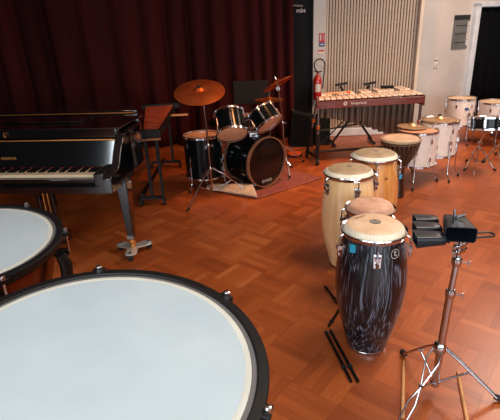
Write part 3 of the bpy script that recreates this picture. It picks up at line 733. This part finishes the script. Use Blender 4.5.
def mleg(tp, bt, m='steelblack'):
    o = MB().tube([tp, Vector(tp).lerp(Vector(bt), .45)], .018, n=10).build('leg', M['dchrome'], mb, label='grey metal leg')
    l2 = MB().tube([Vector(tp).lerp(Vector(bt), .42), Vector(bt) + Vector((0, 0, .06))], .022, n=10).build('leg_sleeve', M['steelblack'], o)
    MB().lathe([(.008, -.014), (.042, -.018), (.046, -.01), (.046, .01), (.042, .018), (.008, .014)], Matrix.Translation(Vector(bt) + Vector((0, 0, .046))) @ Matrix.Rotation(PI / 2, 4, 'Y'), 20).build('caster_wheel', M['rubber'], o)
    MB().lathe([(.022, -.02), (.027, -.01), (.027, .02), (.02, .026)], Matrix.Translation(Vector(tp).lerp(Vector(bt), .3)), 14).build('clamp', M['gold'], o, label='brass coloured clamp')
mleg((.90, 5.62, .72), (.905, 5.66, 0)); mleg((.93, 5.98, .74), (.82, 6.06, 0)); mleg((2.17, 5.62, .74), (2.19, 5.68, 0)); mleg((2.12, 6.24, .74), (2.12, 6.3, 0))
b = MB(); b.tube([(.90, 5.67, .45), (1.5, 5.80, .5), (2.14, 5.7, .47)], .011); b.build('upper_stretcher', M['steelblack'], mb)
b = MB(); b.tube([(.88, 5.84, .13), (2.13, 6.0, .13)], .016); b.tube([(.905, 5.66, .1), (.82, 6.06, .1)], .018); b.tube([(2.19, 5.68, .1), (2.12, 6.3, .1)], .018); b.build('lower_frame', M['steelblack'], mb)
b = MB(); b.tube([(.88, 5.84, .14), (1.28, 5.95, .5)], .009); b.tube([(2.1, 5.98, .14), (1.75, 5.95, .5)], .009); b.build('brace', M['steelblack'], mb)
ft_ = facing((1.36, 5.59, .795), (.015, -1, 0))
text('brand_lettering', 'bergerault', .046, M['plate'], mb, ft_ @ Matrix.Translation((.03, 0, .003)), .0005)
MB().lathe([(.012, .005), (.022, .005)], ft_ @ Matrix.Translation((-.135, 0, 0)), 20, cap=False).build('brand_emblem', M['plate'], mb)
# things on the marimba
mbx = thing('mallet_box', 'small dark box lying on the marimba bars', 'box', (1.86, 6.02, .902))
MB().box((0, 0, .012), (.16, .06, .035)).build('body', M['blackp'], mbx, bevel=.006)
for i, (x, y, rz_, lab) in enumerate(((1.14, 5.72, .15, 'pair of orange tipped mallets lying on the left marimba bars, nearer one'), (1.16, 5.77, .05, 'pair of orange tipped mallets lying on the left marimba bars, farther one'))):
    m_ = thing('mallet', lab.replace('pair of ', '').replace('mallets', 'mallet').replace(', nearer one', ', nearer of the two').replace(', farther one', ', farther of the two'), 'mallet', (x, y, .905), rz_, 'mallets on the marimba')
    MB().tube([(-.14, 0, 0), (.14, 0, 0)], .005).build('handle', M['wood'], m_); MB().ball((.15, 0, 0), .017).build('mallet_head', M['orange'], m_)
# folding keyboard stand behind
ks = thing('keyboard_stand', 'black folding X shaped stand with T arms behind the marimba', 'stand', (1.6, 6.72, 0))
for s in (-1, 1):
    y = s * .03
    b = MB(); b.tube([(-s * .20, y, .86), (0, y, .47), (s * .30, y, .05)], .018, n=6); o = b.build('leg', M['steelblack'], ks)
    MB().tube([(-s * .20 - .08, y, .875), (-s * .2 + .1, y, .9)], .017, n=6).build('top_arm', M['steelblack'], o)
    MB().tube([(s * .30, y - .18, .03), (s * .30, y + .18, .03)], .02, n=6).build('foot_bar', M['steelblack'], o)

# ------------------------------------------------------------------ small xylophone on trolley (left of kit)
xy = thing('xylophone', 'narrow red brown barred xylophone on black trolley legs beside the piano', 'xylophone', (0, 0, 0))
NLf, NRt, FLf, FRt = Vector((-1.035, 4.50, .785)), Vector((-.885, 4.52, .785)), Vector((-1.30, 5.90, .80)), Vector((-.93, 5.96, .80))
for i in range(20):
    t = (i + .5) / 20; a = NLf.lerp(FLf, t) + Vector((.0, 0, .0)); b_ = NRt.lerp(FRt, t)
    if i % 2 == 0 or True:
        hw = .023; up = Vector((0, 0, .018)); dy = Vector((0, hw, 0))
        p0, p1 = a.lerp(b_, .04), a.lerp(b_, .97)
        MB().hexa([p0 - dy, p1 - dy, p1 + dy, p0 + dy, p0 - dy + up, p1 - dy + up, p1 + dy + up, p0 + dy + up]).build('bar', M['redbar'], xy, bevel=.003)
b = MB()
for a, c_ in ((NLf, FLf), (NRt, FRt)): b.hexa([a + Vector((-.012, 0, -.07)), a + Vector((.012, 0, -.07)), c_ + Vector((.012, 0, -.07)), c_ + Vector((-.012, 0, -.07)), a + Vector((-.012, 0, -.005)), a + Vector((.012, 0, -.005)), c_ + Vector((.012, 0, -.005)), c_ + Vector((-.012, 0, -.005))])
b.build('side_rail', M['steelblack'], xy)
MB().box((-.955, 4.46, .765), (.185, .03, .085), rz=.05).build('end_board', M['steelblack'], xy, bevel=.004)
MB().box((-.955, 4.452, .708), (.185, .03, .022), rz=.05).build('wooden_edge', M['hoopwood'], xy, bevel=.003, label='pale wooden edge')
MB().box((-1.11, 5.98, .8), (.48, .03, .06), rz=.1).build('end_board', M['steelblack'], xy)
MB().box((-.80, 5.5, .76), (.20, .03, .02)).build('handle_rail', M['wood'], xy)
for (x, y) in ((-1.02, 4.46), (-.905, 4.46), (-1.2, 5.85), (-1.0, 5.85)):
    MB().box((x, y, .39), (.028, .028, .62)).build('leg', M['steelblack'], xy)
for y, x0_, x1_ in ((4.46, -1.15, -.89), (5.85, -1.3, -.9)):
    b = MB(); b.box(((x0_ + x1_) / 2, y, .085), (x1_ - x0_, .035, .03)); o = b.build('base_bar', M['steelblack'], xy)
    for x in (x0_ + .01, x1_ - .01):
        MB().lathe([(.006, -.012), (.03, -.014), (.034, 0), (.03, .014), (.006, .012)], Matrix.Translation((x, y, .034)) @ Matrix.Rotation(PI / 2, 4, 'Y'), 18).build('caster_wheel', M['rubber'], o)
MB().box((-1.12, 5.15, .12), (.03, 1.4, .03)).build('long_stretcher', M['steelblack'], xy)

# ------------------------------------------------------------------ grand piano
pn = thing('grand_piano', 'glossy black grand piano with open keyboard at the left', 'piano', (-1.655, 3.955, 0), R(-7))
P0 = Vector((-1.75, 3.9, 0))
def PB(m): m.v = [(p[0] - P0.x, p[1] - P0.y, p[2]) for p in m.v]; return m
XR_, XLp = -.985, -2.52
outline = [(XR_, 3.56), (XR_, 3.75)]
for i in range(1, 15):
    t = i / 14; s = t * t * (3 - 2 * t)
    outline.append((XR_ - .62 * s, 3.75 + 1.55 * t))
for i in range(1, 9):
    a = R(0 + 90 * i / 8 + 0); outline.append((-2.02 + .0 + .415 * cos(a), 5.3 + .22 * sin(a)))
outline += [(-2.3, 5.5), (-2.45, 5.42), (XLp, 5.25), (XLp, 3.56)]
PB(MB().prism(outline, .66, .985)).build('case', M['black'], pn, bevel=.006)
# lid with folded front flap on top
lid = [(x + (.012 if x > -1.6 else (-.012 if x < -2.4 else 0)), max(4.26, y) + (.012 if y > 5 else 0)) for x, y in outline if y > 4.3]
lid[-1] = (XLp - .012, 4.26)
lid = [(-1.135, 4.26)] + lid[1:]
PB(MB().prism(lid, .99, 1.012)).build('lid', M['black'], pn, bevel=.004)
fl = [(-1.15, 4.27), (-1.20, 4.40), (-1.27, 4.56), (-1.36, 4.74), (-1.42, 4.86), (XLp - .01, 4.86), (XLp - .01, 4.27)]
PB(MB().prism(fl, 1.016, 1.036)).build('folded_lid_flap', M['black'], pn, bevel=.004)
PB(MB().tube([(XLp, 4.262, 1.015), (-1.17, 4.262, 1.013)], .0055, n=8)).build('lid_hinge', M['gold'], pn, label='long brass hinge')
# cheeks
ck = [(3.13, .625), (3.13, .735), (3.15, .752), (3.27, .762), (3.33, .80), (3.37, .86), (3.42, .92), (3.47, .965), (3.52, .985), (3.60, .985), (3.60, .625)]
def cheek(x0_, x1_):
    vs = [(x0_, y, z) for y, z in ck] + [(x1_, y, z) for y, z in ck]; n = len(ck)
    return PB(MB().add(vs, [tuple(range(n)), tuple(range(n, 2 * n))[::-1]] + [(i, (i + 1) % n, n + (i + 1) % n, n + i) for i in range(n)]))
cheek(-1.05, XR_).build('cheek', M['black'], pn, bevel=.006); cheek(XLp, -2.455).build('cheek', M['black'], pn, bevel=.006)
kbx = -1.13; K0 = kbx - 1.225
for x in (kbx + .04, K0 - .05): PB(MB().box((x, 3.32, .715), (.075, .33, .1))).build('key_block', M['black'], pn, bevel=.006)
PB(MB().box(((K0 + kbx) / 2, 3.37, .645), (1.46, .46, .05))).build('key_bed', M['black'], pn)
PB(MB().box(((K0 + kbx) / 2, 3.205, .68), (1.40, .03, .07))).build('key_slip', M['black'], pn, bevel=.006)
ww = 1.225 / 52
wk = None
for i in range(52):
    x = K0 + (i + .5) * ww
    if wk is None: wk = MB().box((0, 0, 0), (ww - .0012, .16, .022)).build('white_key', M['ivory'], pn, bevel=.0015); k_ = wk
    else: k_ = cpy(wk, pn)
    k_.location = (x - P0.x, 3.315 - P0.y, .724)
bk = None
for i in range(51):
    if (i % 7) in (0, 2, 3, 5, 6) :
        x = K0 + (i + 1) * ww
        if bk is None: bk = MB().box((0, 0, 0), (.011, .1, .016), taper=1.1).build('black_key', M['blackp'], pn, bevel=.002); k_ = bk
        else: k_ = cpy(bk, pn)
        k_.location = (x - P0.x, 3.35 - P0.y, .742)
PB(MB().box(((K0 + kbx) / 2, 3.408, .738), (1.23, .012, .012))).build('felt_strip', M['felt'], pn, label='red felt strip')
# fallboard (slightly reclined) with lettering
fb = [(-2.455, 3.41, .735), (-1.05, 3.41, .735), (-1.05, 3.50, .722), (-2.455, 3.50, .722), (-2.455, 3.46, .945), (-1.05, 3.46, .945), (-1.05, 3.50, .95), (-2.455, 3.50, .95)]
PB(MB().hexa(fb)).build('fallboard', M['black'], pn, bevel=.006)
PB(MB().box((-1.75, 3.46, .948), (1.4, .012, .007))).build('fallboard_edge', M['gold'], pn, label='thin brass edge line')
PB(MB().box((-1.75, 3.53, .99), (1.4, .06, .078))).build('music_shelf_front', M['black'], pn, bevel=.006)
PB(MB().box((-1.75, 3.87, 1.004), (1.38, .62, .014))).build('music_shelf', M['black'], pn, bevel=.004)
PB(MB().box((-1.85, 3.95, 1.018), (.72, .26, .014))).build('music_desk', M['black'], pn, bevel=.004)
nf = Vector((0, -.21, .05)).normalized()
lt = Matrix.Translation(Vector((-1.965 - P0.x, 3.427 - P0.y, .815)) + Vector((0, -.012, 0)))
tO = facing((-1.953 - P0.x, 3.424 - P0.y, .815), nf)
for i, ch in enumerate('YAMAHA'): text('brand_letter', ch, .031, M['gold'], pn, tO @ Matrix.Translation(((i - 2.5) * .027, 0, 0)), .0012)
text('maker_emblem', 'Y', .03, M['gold'], pn, facing((-1.965 - P0.x, 3.498 - P0.y, .99), (0, -1, 0)), .0012)
MB().tube([(.022 * cos(R(a)) + (-1.965 - P0.x), 3.497 - P0.y, .99 + .022 * sin(R(a))) for a in range(0, 360, 30)], .0012, closed=True, n=5).build('maker_emblem_ring', M['gold'], pn)
# legs
def pleg(x, y, vis=True):
    b = MB(); b.add([], [])
    b.hexa([(x - .024, y - .03, .13), (x + .024, y - .03, .13), (x + .024, y + .03, .13), (x - .024, y + .03, .13), (x - .045, y - .055, .64), (x + .045, y - .055, .64), (x + .045, y + .055, .64), (x - .045, y + .055, .64)])
    o = PB(b).build('leg', M['black'], pn, bevel=.006)
    PB(MB().box((x, y, .155), (.056, .068, .03))).build('leg_band', M['dchrome'], o)
    PB(MB().lathe([(.018, .055), (.026, .07), (.022, .09), (.028, .11), (.022, .13)], Matrix.Translation((x, y, 0)), 16)).build('brass_ferrule', M['gold'], o)
    # three-armed dolly
    pts = []
    for k in range(3):
        a = R(-80 + 120 * k)
        for da, rr in ((-58, .05), (-20, .14), (-10, .16), (10, .16), (20, .14)): pts.append((x + rr * cos(a + R(da)), y + rr * sin(a + R(da))))
    PB(MB().prism(pts, .05, .062)).build('caster_plate', M['alu'], o, bevel=.003)
    for k in range(3):
        a = R(-80 + 120 * k); q = (x + .135 * cos(a), y + .135 * sin(a), .025)
        PB(MB().lathe([(.005, -.016), (.021, -.016), (.025, -.01), (.025, .01), (.021, .016), (.005, .016)], Matrix.Translation(q) @ Matrix.Rotation(a, 4, 'Z') @ Matrix.Rotation(PI / 2, 4, 'X'), 16)).build('caster_wheel', M['rubber'], o)
        PB(MB().lathe([(.012, .04), (.012, .07), (.004, .074)], Matrix.Translation((q[0], q[1], 0)), 12)).build('caster_bolt', M['chrome'], o)
pleg(-1.01, 3.40); pleg(-2.45, 3.40); pleg(-2.1, 5.2)
for x in (-1.81, -1.69): PB(MB().box((x, 3.5, .37), (.035, .05, .52))).build('lyre_post', M['black'], pn, bevel=.004)
PB(MB().box((-1.75, 3.5, .1), (.26, .12, .09))).build('lyre_box', M['black'], pn, bevel=.006)
for x in (-1.77, -1.73): PB(MB().tube([(x, 3.5, .12), (x, 3.5, .63)], .006)).build('pedal_rod', M['gold'], pn)
for x in (-1.82, -1.75, -1.68): PB(MB().box((x, 3.41, .075), (.03, .14, .012))).build('pedal', M['gold'], pn, bevel=.004)

# ------------------------------------------------------------------ timpani
def timpano(label, c, r, tilt, a0, nl=8, sa=22):
    root = thing('timpano', label, 'timpani', (c[0], c[1], 0), 0, 'timpani in front of the piano')
    n_ = Vector((tilt[0], tilt[1], 1)).normalized(); T = Matrix.Translation((0, 0, c[2])) @ align(n_) @ Matrix.Rotation(0, 4, 'Z')
    ri = r - .055
    MB().lathe([(.0001, .0), (ri * .5, .0), (ri, .0), (ri + .0, -.002)], T, 96, cap=False).build('head', M['drumhead'], root)
    MB().lathe([(ri - .006, .0006), (ri + .002, .002), (ri + .010, .0005), (ri + .012, -.008)], T, 96, cap=False).build('head_collar', M['collar'], root, label='cream band round the head')
    MB().lathe([(ri + .008, -.006), (ri + .012, -.001), (ri + .026, -.002), (ri + .026, -.03)], T, 96, cap=False).build('flesh_hoop', M['grey'], root, label='grey inner hoop')
    MB().lathe([(ri + .024, -.03), (ri + .024, .002), (ri + .028, .005), (r - .003, .004), (r, .0), (r, -.008), (r - .006, -.03)], T, 96, closed=True).build('counter_hoop', M['steelblack'], root)
    b = []; rb_ = ri + .008
    for i in range(17):
        a = PI / 2 * i / 16; b.append((max(.0001, rb_ * cos(a) ** .8), -.03 - .44 * sin(a) ** 1.1))
    MB().lathe(b[::-1], T, 64, cap=False).build('bowl', M['copper'], root)
    MB().lathe([(rb_, -.055), (rb_ + .012, -.055), (rb_ + .012, -.04), (rb_, -.04)], T, 64, closed=True).build('bowl_ring', M['steelblack'], root)
    for k in range(nl):
        A = T @ Matrix.Rotation(a0 + 2 * PI * k / nl, 4, 'Z'); q = MB()
        q.tube([(r + .008, 0, .004), (r + .008, 0, -.10)], .0055, A, 8); q.lathe([(.010, .0), (.011, .004), (.010, .014), (.006, .017)], A @ Matrix.Translation((r + .008, 0, 0)), 12)
        o = q.build('tension_screw', M['chrome'], root)
        MB().box((r + .002, 0, -.006), (.03, .042, .02), A).build('hoop_claw', M['steelblack'], o, bevel=.003)
        MB().box((rb_ + .024, 0, -.10), (.062, .022, .03), A).build('bowl_bracket', M['steelblack'], o, bevel=.003)
    for k in range(4):
        A = Matrix.Rotation(a0 + R(sa) + PI / 2 * k, 4, 'Z')
        q = MB(); q.tube([(rb_ + .03, 0, c[2] - .09), (rb_ + .045, 0, c[2] - .14), (rb_ + .03, 0, c[2] - .3), (rb_ - .06, 0, .25), (rb_ - .16, 0, .16)], [.02, .026, .024, .022, .022], A, 10, sy=1.3)
        q.build('strut', M['steelblack'], root)
    MB().lathe([(.1, .12), (rb_ - .12, .13), (rb_ - .1, .15), (rb_ - .12, .18), (.1, .19)], None, 40, closed=True).build('base_ring', M['steelblack'], root)
    for k in range(3):
        A = Matrix.Rotation(a0 + R(90) + 2 * PI / 3 * k, 4, 'Z')
        q = MB(); q.box((rb_ * .55, 0, .12), (rb_ * .75, .06, .05), A); o = q.build('base_foot', M['steelblack'], root, bevel=.005)
        MB().lathe([(.006, -.015), (.044, -.015), (.048, 0), (.044, .015), (.006, .015)], A @ Matrix.Translation((rb_ * .88, 0, .048)) @ Matrix.Rotation(PI / 2, 4, 'X'), 20).build('caster_wheel', M['rubber'], o)
    return root
timpano('largest timpano filling the lower left corner, whole right rim visible', (-.414, .905, .93), .447, (.082, -.052), R(-14), 6, 60)
timpano('timpano behind the front one, next to the piano keyboard', (-1.176, 1.68, .93), .38, (.055, -.052), R(30), 6, -24)

# ------------------------------------------------------------------ cowbells on stand
st_ = thing('percussion_stand', 'chrome three legged stand carrying the black cowbells', 'percussion stand', (.86, 1.70, 0))
b = MB(); b.tube([(0, 0, .05), (.009, -.007, .585)], .0175, n=16); b.build('lower_tube', M['chrome'], st_)
b = MB(); b.tube([(.009, -.007, .57), (.016, -.01, .74)], .0135, n=16); b.build('middle_tube', M['chrome'], st_)
b = MB(); b.tube([(.016, -.01, .73), (.02, -.012, .86)], .009, n=12); b.build('upper_tube', M['chrome'], st_)
for z, x in ((.58, .009), (.74, .016)): collar(Matrix.Translation((x, -.008, 0)) @ Matrix.Rotation(R(-30), 4, 'Z'), z, .019, .04).build('collar', M['chrome'], st_)
for z in (.79, .815):
    b = MB(); b.box((.018, -.011, z), (.05, .03, .018), rz=.5); b.tube([(-.02, -.03, z), (.06, .01, z)], .006); b.build('tilter', M['chrome'], st_, bevel=.003)
MB().lathe([(.02, .25), (.028, .256), (.03, .28), (.026, .3), (.018, .31)], None, 16).build('leg_hub', M['chrome'], st_)
MB().lathe([(.018, .05), (.022, .055), (.022, .075), (.018, .08)], None, 16).build('brace_hub', M['chrome'], st_)
hubz = .275
for k, (fx, fy, style) in enumerate(((-.055, .275, 0), (.285, -.07, 0), (-.235, -.205, 1))):
    L_ = math.hypot(fx, fy); dx, dy = fx / L_, fy / L_; px, py = -dy, dx; b = MB()
    if style == 0:
        for s in (-.009, .009): b.tube([(dx * .025 + px * s, dy * .025 + py * s, hubz), (fx * .3 + px * s, fy * .3 + py * s, hubz * .80), (fx * .98 + px * s * .8, fy * .98 + py * s * .8, .018)], .0065, n=8)
        b.tube([(0, 0, .065), (fx * .5, fy * .5, hubz * .56)], .006, n=8)
        b.tube([(fx * .5 - px * .014, fy * .5 - py * .014, hubz * .56), (fx * .5 + px * .014, fy * .5 + py * .014, hubz * .56)], .007)
    else:
        for s in (-1, 1):
            b.tube([(dx * .02 + px * s * .02, dy * .02 + py * s * .02, hubz), (dx * .06 + px * s * .03, dy * .06 + py * s * .03, hubz * .86), (fx * .45 + px * s * .002, fy * .45 + py * s * .002, hubz * .5), (fx * .7 - px * s * .018, fy * .7 - py * s * .018, hubz * .32), (fx + -px * s * .014, fy - py * s * .014, .016)], .0045, n=8)
        b.tube([(0, 0, .065), (fx * .45, fy * .45, hubz * .5)], .006, n=8)
        b.tube([(fx * .45 - px * .01, fy * .45 - py * .01, hubz * .5), (fx * .45 + px * .01, fy * .45 + py * .01, hubz * .5)], .009, n=8)
    o = b.build('leg', M['chrome'], st_)
    MB().tube([(fx * .93, fy * .93, .028), (fx * 1.05, fy * 1.05, .016)], [.013, .017], n=12).build('rubber_foot', M['rubber'], o)
b = MB(); b.box((.02, -.012, .855), (.035, .03, .03)); b.tube([(-.02, -.012, .86), (.075, -.012, .86)], .006); b.build('clamp', M['chrome'], st_, bevel=.003)
def cowbell(name, label, T, wm, hm, wb, hb, L, t=.003, grp='black cowbells on one stand'):
    root = thing(name, label, 'cowbell', tuple(T.to_translation()), 0, grp); T3 = T.to_3x3().to_4x4()
    def ring(w_, h_, x, rr=.012):
        pts = []
        for sx, sz, a0 in ((1, 1, 0), (-1, 1, 90), (-1, -1, 180), (1, -1, 270)):
            for k in range(4):
                a = R(a0 + 30 * k); pts.append((x, sx * (w_ / 2 - rr) + rr * cos(a), sz * (h_ / 2 - rr) + rr * sin(a)))
        return pts
    secs = [ring(wb * .9, hb * .8, -L), ring(wb, hb, -L + .006)] + [ring(wb + (wm - wb) * k, hb + (hm - hb) * k, -L + .006 + (L - .006) * k) for k in (.3, .7, 1.)]
    ins = [ring(wm - 2 * t, hm - 2 * t, 0), ring(wb - 2 * t, hb - 2 * t, -L + .01)]
    allr = secs + ins; n = 16; vs = [p for r_ in allr for p in r_]; fs = [tuple(range(n))]
    for i in range(len(allr) - 1):
        for k in range(n): l = (k + 1) % n; fs.append((i * n + k, i * n + l, (i + 1) * n + l, (i + 1) * n + k))
    fs.append(tuple((len(allr) - 1) * n + k for k in range(n)))
    MB().add(vs, fs, T3).build('bell_body', M['bellb'], root)
    return root, T3
# local x of the bell points out of the mouth, local y = width, local z = up
def bt(p, d, tilt=0):
    x = Vector(d).normalized(); z = Vector((0, 0, 1)); y = z.cross(x).normalized(); z = x.cross(y)
    return Matrix.Translation(Vector(p)) @ Matrix((x, y, z)).transposed().to_4x4()
big, T3 = cowbell('cowbell', 'largest black cowbell, mouth open towards the camera, wing nut on top', bt((.828, 1.60, .908), (-.24, -1, -.05)), .120, .066, .088, .042, .15)
wn_ = MB(); c_ = Vector((.01, .085, .035))
wn_.tube([c_ + Vector((0, 0, -.02)), c_ + Vector((0, 0, .012))], .007); wn_.tube([c_, c_ + Vector((-.006, 0, .04))], .006, sy=.5); wn_.tube([c_, c_ + Vector((.042, 0, .018))], .006, sy=.5)
wn_.build('wing_nut', M['chrome'], big)
b = MB(); pts = [(.055, .03, -.03), (.145, .035, -.03)] + [(.145 + .02 * sin(R(a)), .055 - .02 * cos(R(a)), -.03) for a in (30, 60, 90, 120, 150)] + [(.145, .075, -.03), (.04, .07, -.03)]
b.tube(pts, .0045, n=8); b.build('mounting_loop', M['steelblack'], big)
for i, (y, w_, x, lab) in enumerate(((1.635, .088, .662, 'nearest of the three smaller black cowbells pointing left'), (1.72, .082, .690, 'middle one of the three smaller black cowbells pointing left'), (1.795, .074, .716, 'farthest and smallest of the black cowbells pointing left'))):
    cowbell('cowbell', lab, bt((x - .0, y, .882 + .003 * i), (-1, .10, -.03)), w_, .05, w_ * .80, .036, .116 - .010 * i)
rd = thing('mounting_rod', 'thin black rod joining the small cowbells to the stand', 'rod', (.80, 1.70, .862))
MB().tube([(-.0, -.07, 0), (-.0, .10, 0.0)], .006).build('rod', M['steelblack'], rd)
MB().tube([(-.02, -.01, -.004), (.07, -.01, -.004)], .006).build('cross_rod', M['steelblack'], rd)

# ------------------------------------------------------------------ sticks on the floor
def stick(label, a, b_, r, m, tip=True, grp=None, name='drumstick', z=None, ends=False):
    a, b_ = Vector((*a, r)), Vector((*b_, r)); d = b_ - a; L_ = d.length; root = thing(name, label, 'drumstick', tuple(a), 0, grp)
    u_ = d / L_
    if tip: MB().tube([u_ * .0, u_ * .006, u_ * .016, u_ * .024, u_ * .09, u_ * (L_ - .004), u_ * L_], [.003, .0055, .0055, .004, r, r, r * .7], n=10).build('shaft', M[m], root)
    else:
        MB().tube([u_ * 0, u_ * L_], r * .8, n=10).build('shaft', M[m], root)
        MB().tube([u_ * (L_ * .72), u_ * (L_ * .76)], r * 1.3, n=10).build('adjusting_ring', M['rubber'], root); MB().tube([u_ * (L_ * .0), u_ * .03], r * 1.0, n=10).build('tip_end', M['rubber'], root)
stick('pale wooden drumstick under the left side of the cowbell stand', (.792, 1.93), (.66, 1.55), .0085, 'wood', grp='wooden drumsticks under the stand')
stick('pale wooden drumstick between the right legs of the cowbell stand', (1.042, 1.84), (.935, 1.49), .0085, 'wood', grp='wooden drumsticks under the stand')
stick('left of two black rods lying side by side before the black conga', (.418, 2.20), (.478, 1.79), .010, 'blackp', False, 'black rods on the floor', 'rod_stick')
stick('right of two black rods lying side by side before the black conga', (.448, 2.21), (.512, 1.79), .010, 'blackp', False, 'black rods on the floor', 'rod_stick')
stick('black rod poking out left of the black conga, farther piece', (.50, 2.70), (.560, 2.45), .010, 'blackp', False, 'black rods beside the conga', 'rod_stick')
stick('black rod poking out left of the black conga, nearer piece', (.548, 2.43), (.445, 2.255), .010, 'blackp', False, 'black rods beside the conga', 'rod_stick')

# ------------------------------------------------------------------ lights
def area(name, loc, target, size, energy, col, sy=None, spread=180):
    l = bpy.data.lights.new(name, 'AREA'); l.energy = energy; l.color = col; l.shape = 'RECTANGLE'; l.size = size; l.size_y = sy or size; l.spread = R(spread)
    o = bpy.data.objects.new(name, l); COL.objects.link(o); o.location = loc; d = Vector(target) - Vector(loc); o.rotation_euler = d.to_track_quat('-Z', 'Y').to_euler(); return o
COOL, WARM = (.84, .94, 1.), (1., .62, .34)
def spot(name, loc, target, energy, col, ang=60, blend=.6, rad=.08):
    l = bpy.data.lights.new(name, 'SPOT'); l.energy = energy; l.color = col; l.spot_size = R(ang); l.spot_blend = blend; l.shadow_soft_size = rad
    o = bpy.data.objects.new(name, l); COL.objects.link(o); o.location = loc; d = Vector(target) - Vector(loc); o.rotation_euler = d.to_track_quat('-Z', 'Y').to_euler(); return o
for i, xc in enumerate((-2.05, 1.1, 4.2)):
    area('window_daylight', (xc, YF + .06, 1.85), (xc, 3, .2), 2.3, (35, 80, 80)[i], COOL, 2.1, 130)
area('window_daylight', (XL + .06, -2.65, 1.9), (0, -.6, .4), 1.6, 120, COOL, 1.8, 140)
spot('warm_spot', (.9, 4.0, 3.35), (.3, 5.6, .1), 270, (1, .42, .16), 64, .8, .1)
spot('warm_spot', (-1.4, 3.2, 3.35), (-1.5, 5.4, .6), 70, (1, .5, .28), 60, .9, .1)  # added spot, no lamp seen, to brighten the lid hinge and curtain
spot('warm_spot', (2.2, 4.2, 3.35), (1.7, 6.2, .3), 230, (1, .62, .38), 66, .8, .1)
area('ceiling_fill', (1.8, 2.2, 3.42), (1.8, 2.2, 0), 1.2, 52, (1, .86, .72), None, 130)  # added unseen area light for general warm brightness
area('ceiling_fill', (3.8, 5.2, 3.42), (3.8, 5.4, 0), 1.2, 140, (1, .80, .66))  # added unseen area light to brighten the right wall and white toms
area('ceiling_fill', (-.6, .3, 3.42), (-.6, .3, 0), 1.4, 15, (.88, .96, 1.), None, 110)  # added unseen cool area light to brighten the timpani heads
W = bpy.data.worlds.new('world'); SC.world = W; W.use_nodes = True
bg = W.node_tree.nodes['Background']; bg.inputs[0].default_value = (.62, .78, .9, 1); bg.inputs[1].default_value = .6
SC.view_settings.view_transform = 'Standard'; SC.view_settings.look = 'None'; SC.view_settings.gamma = 1; SC.view_settings.use_curve_mapping = False
SC.view_settings.exposure = 0.0
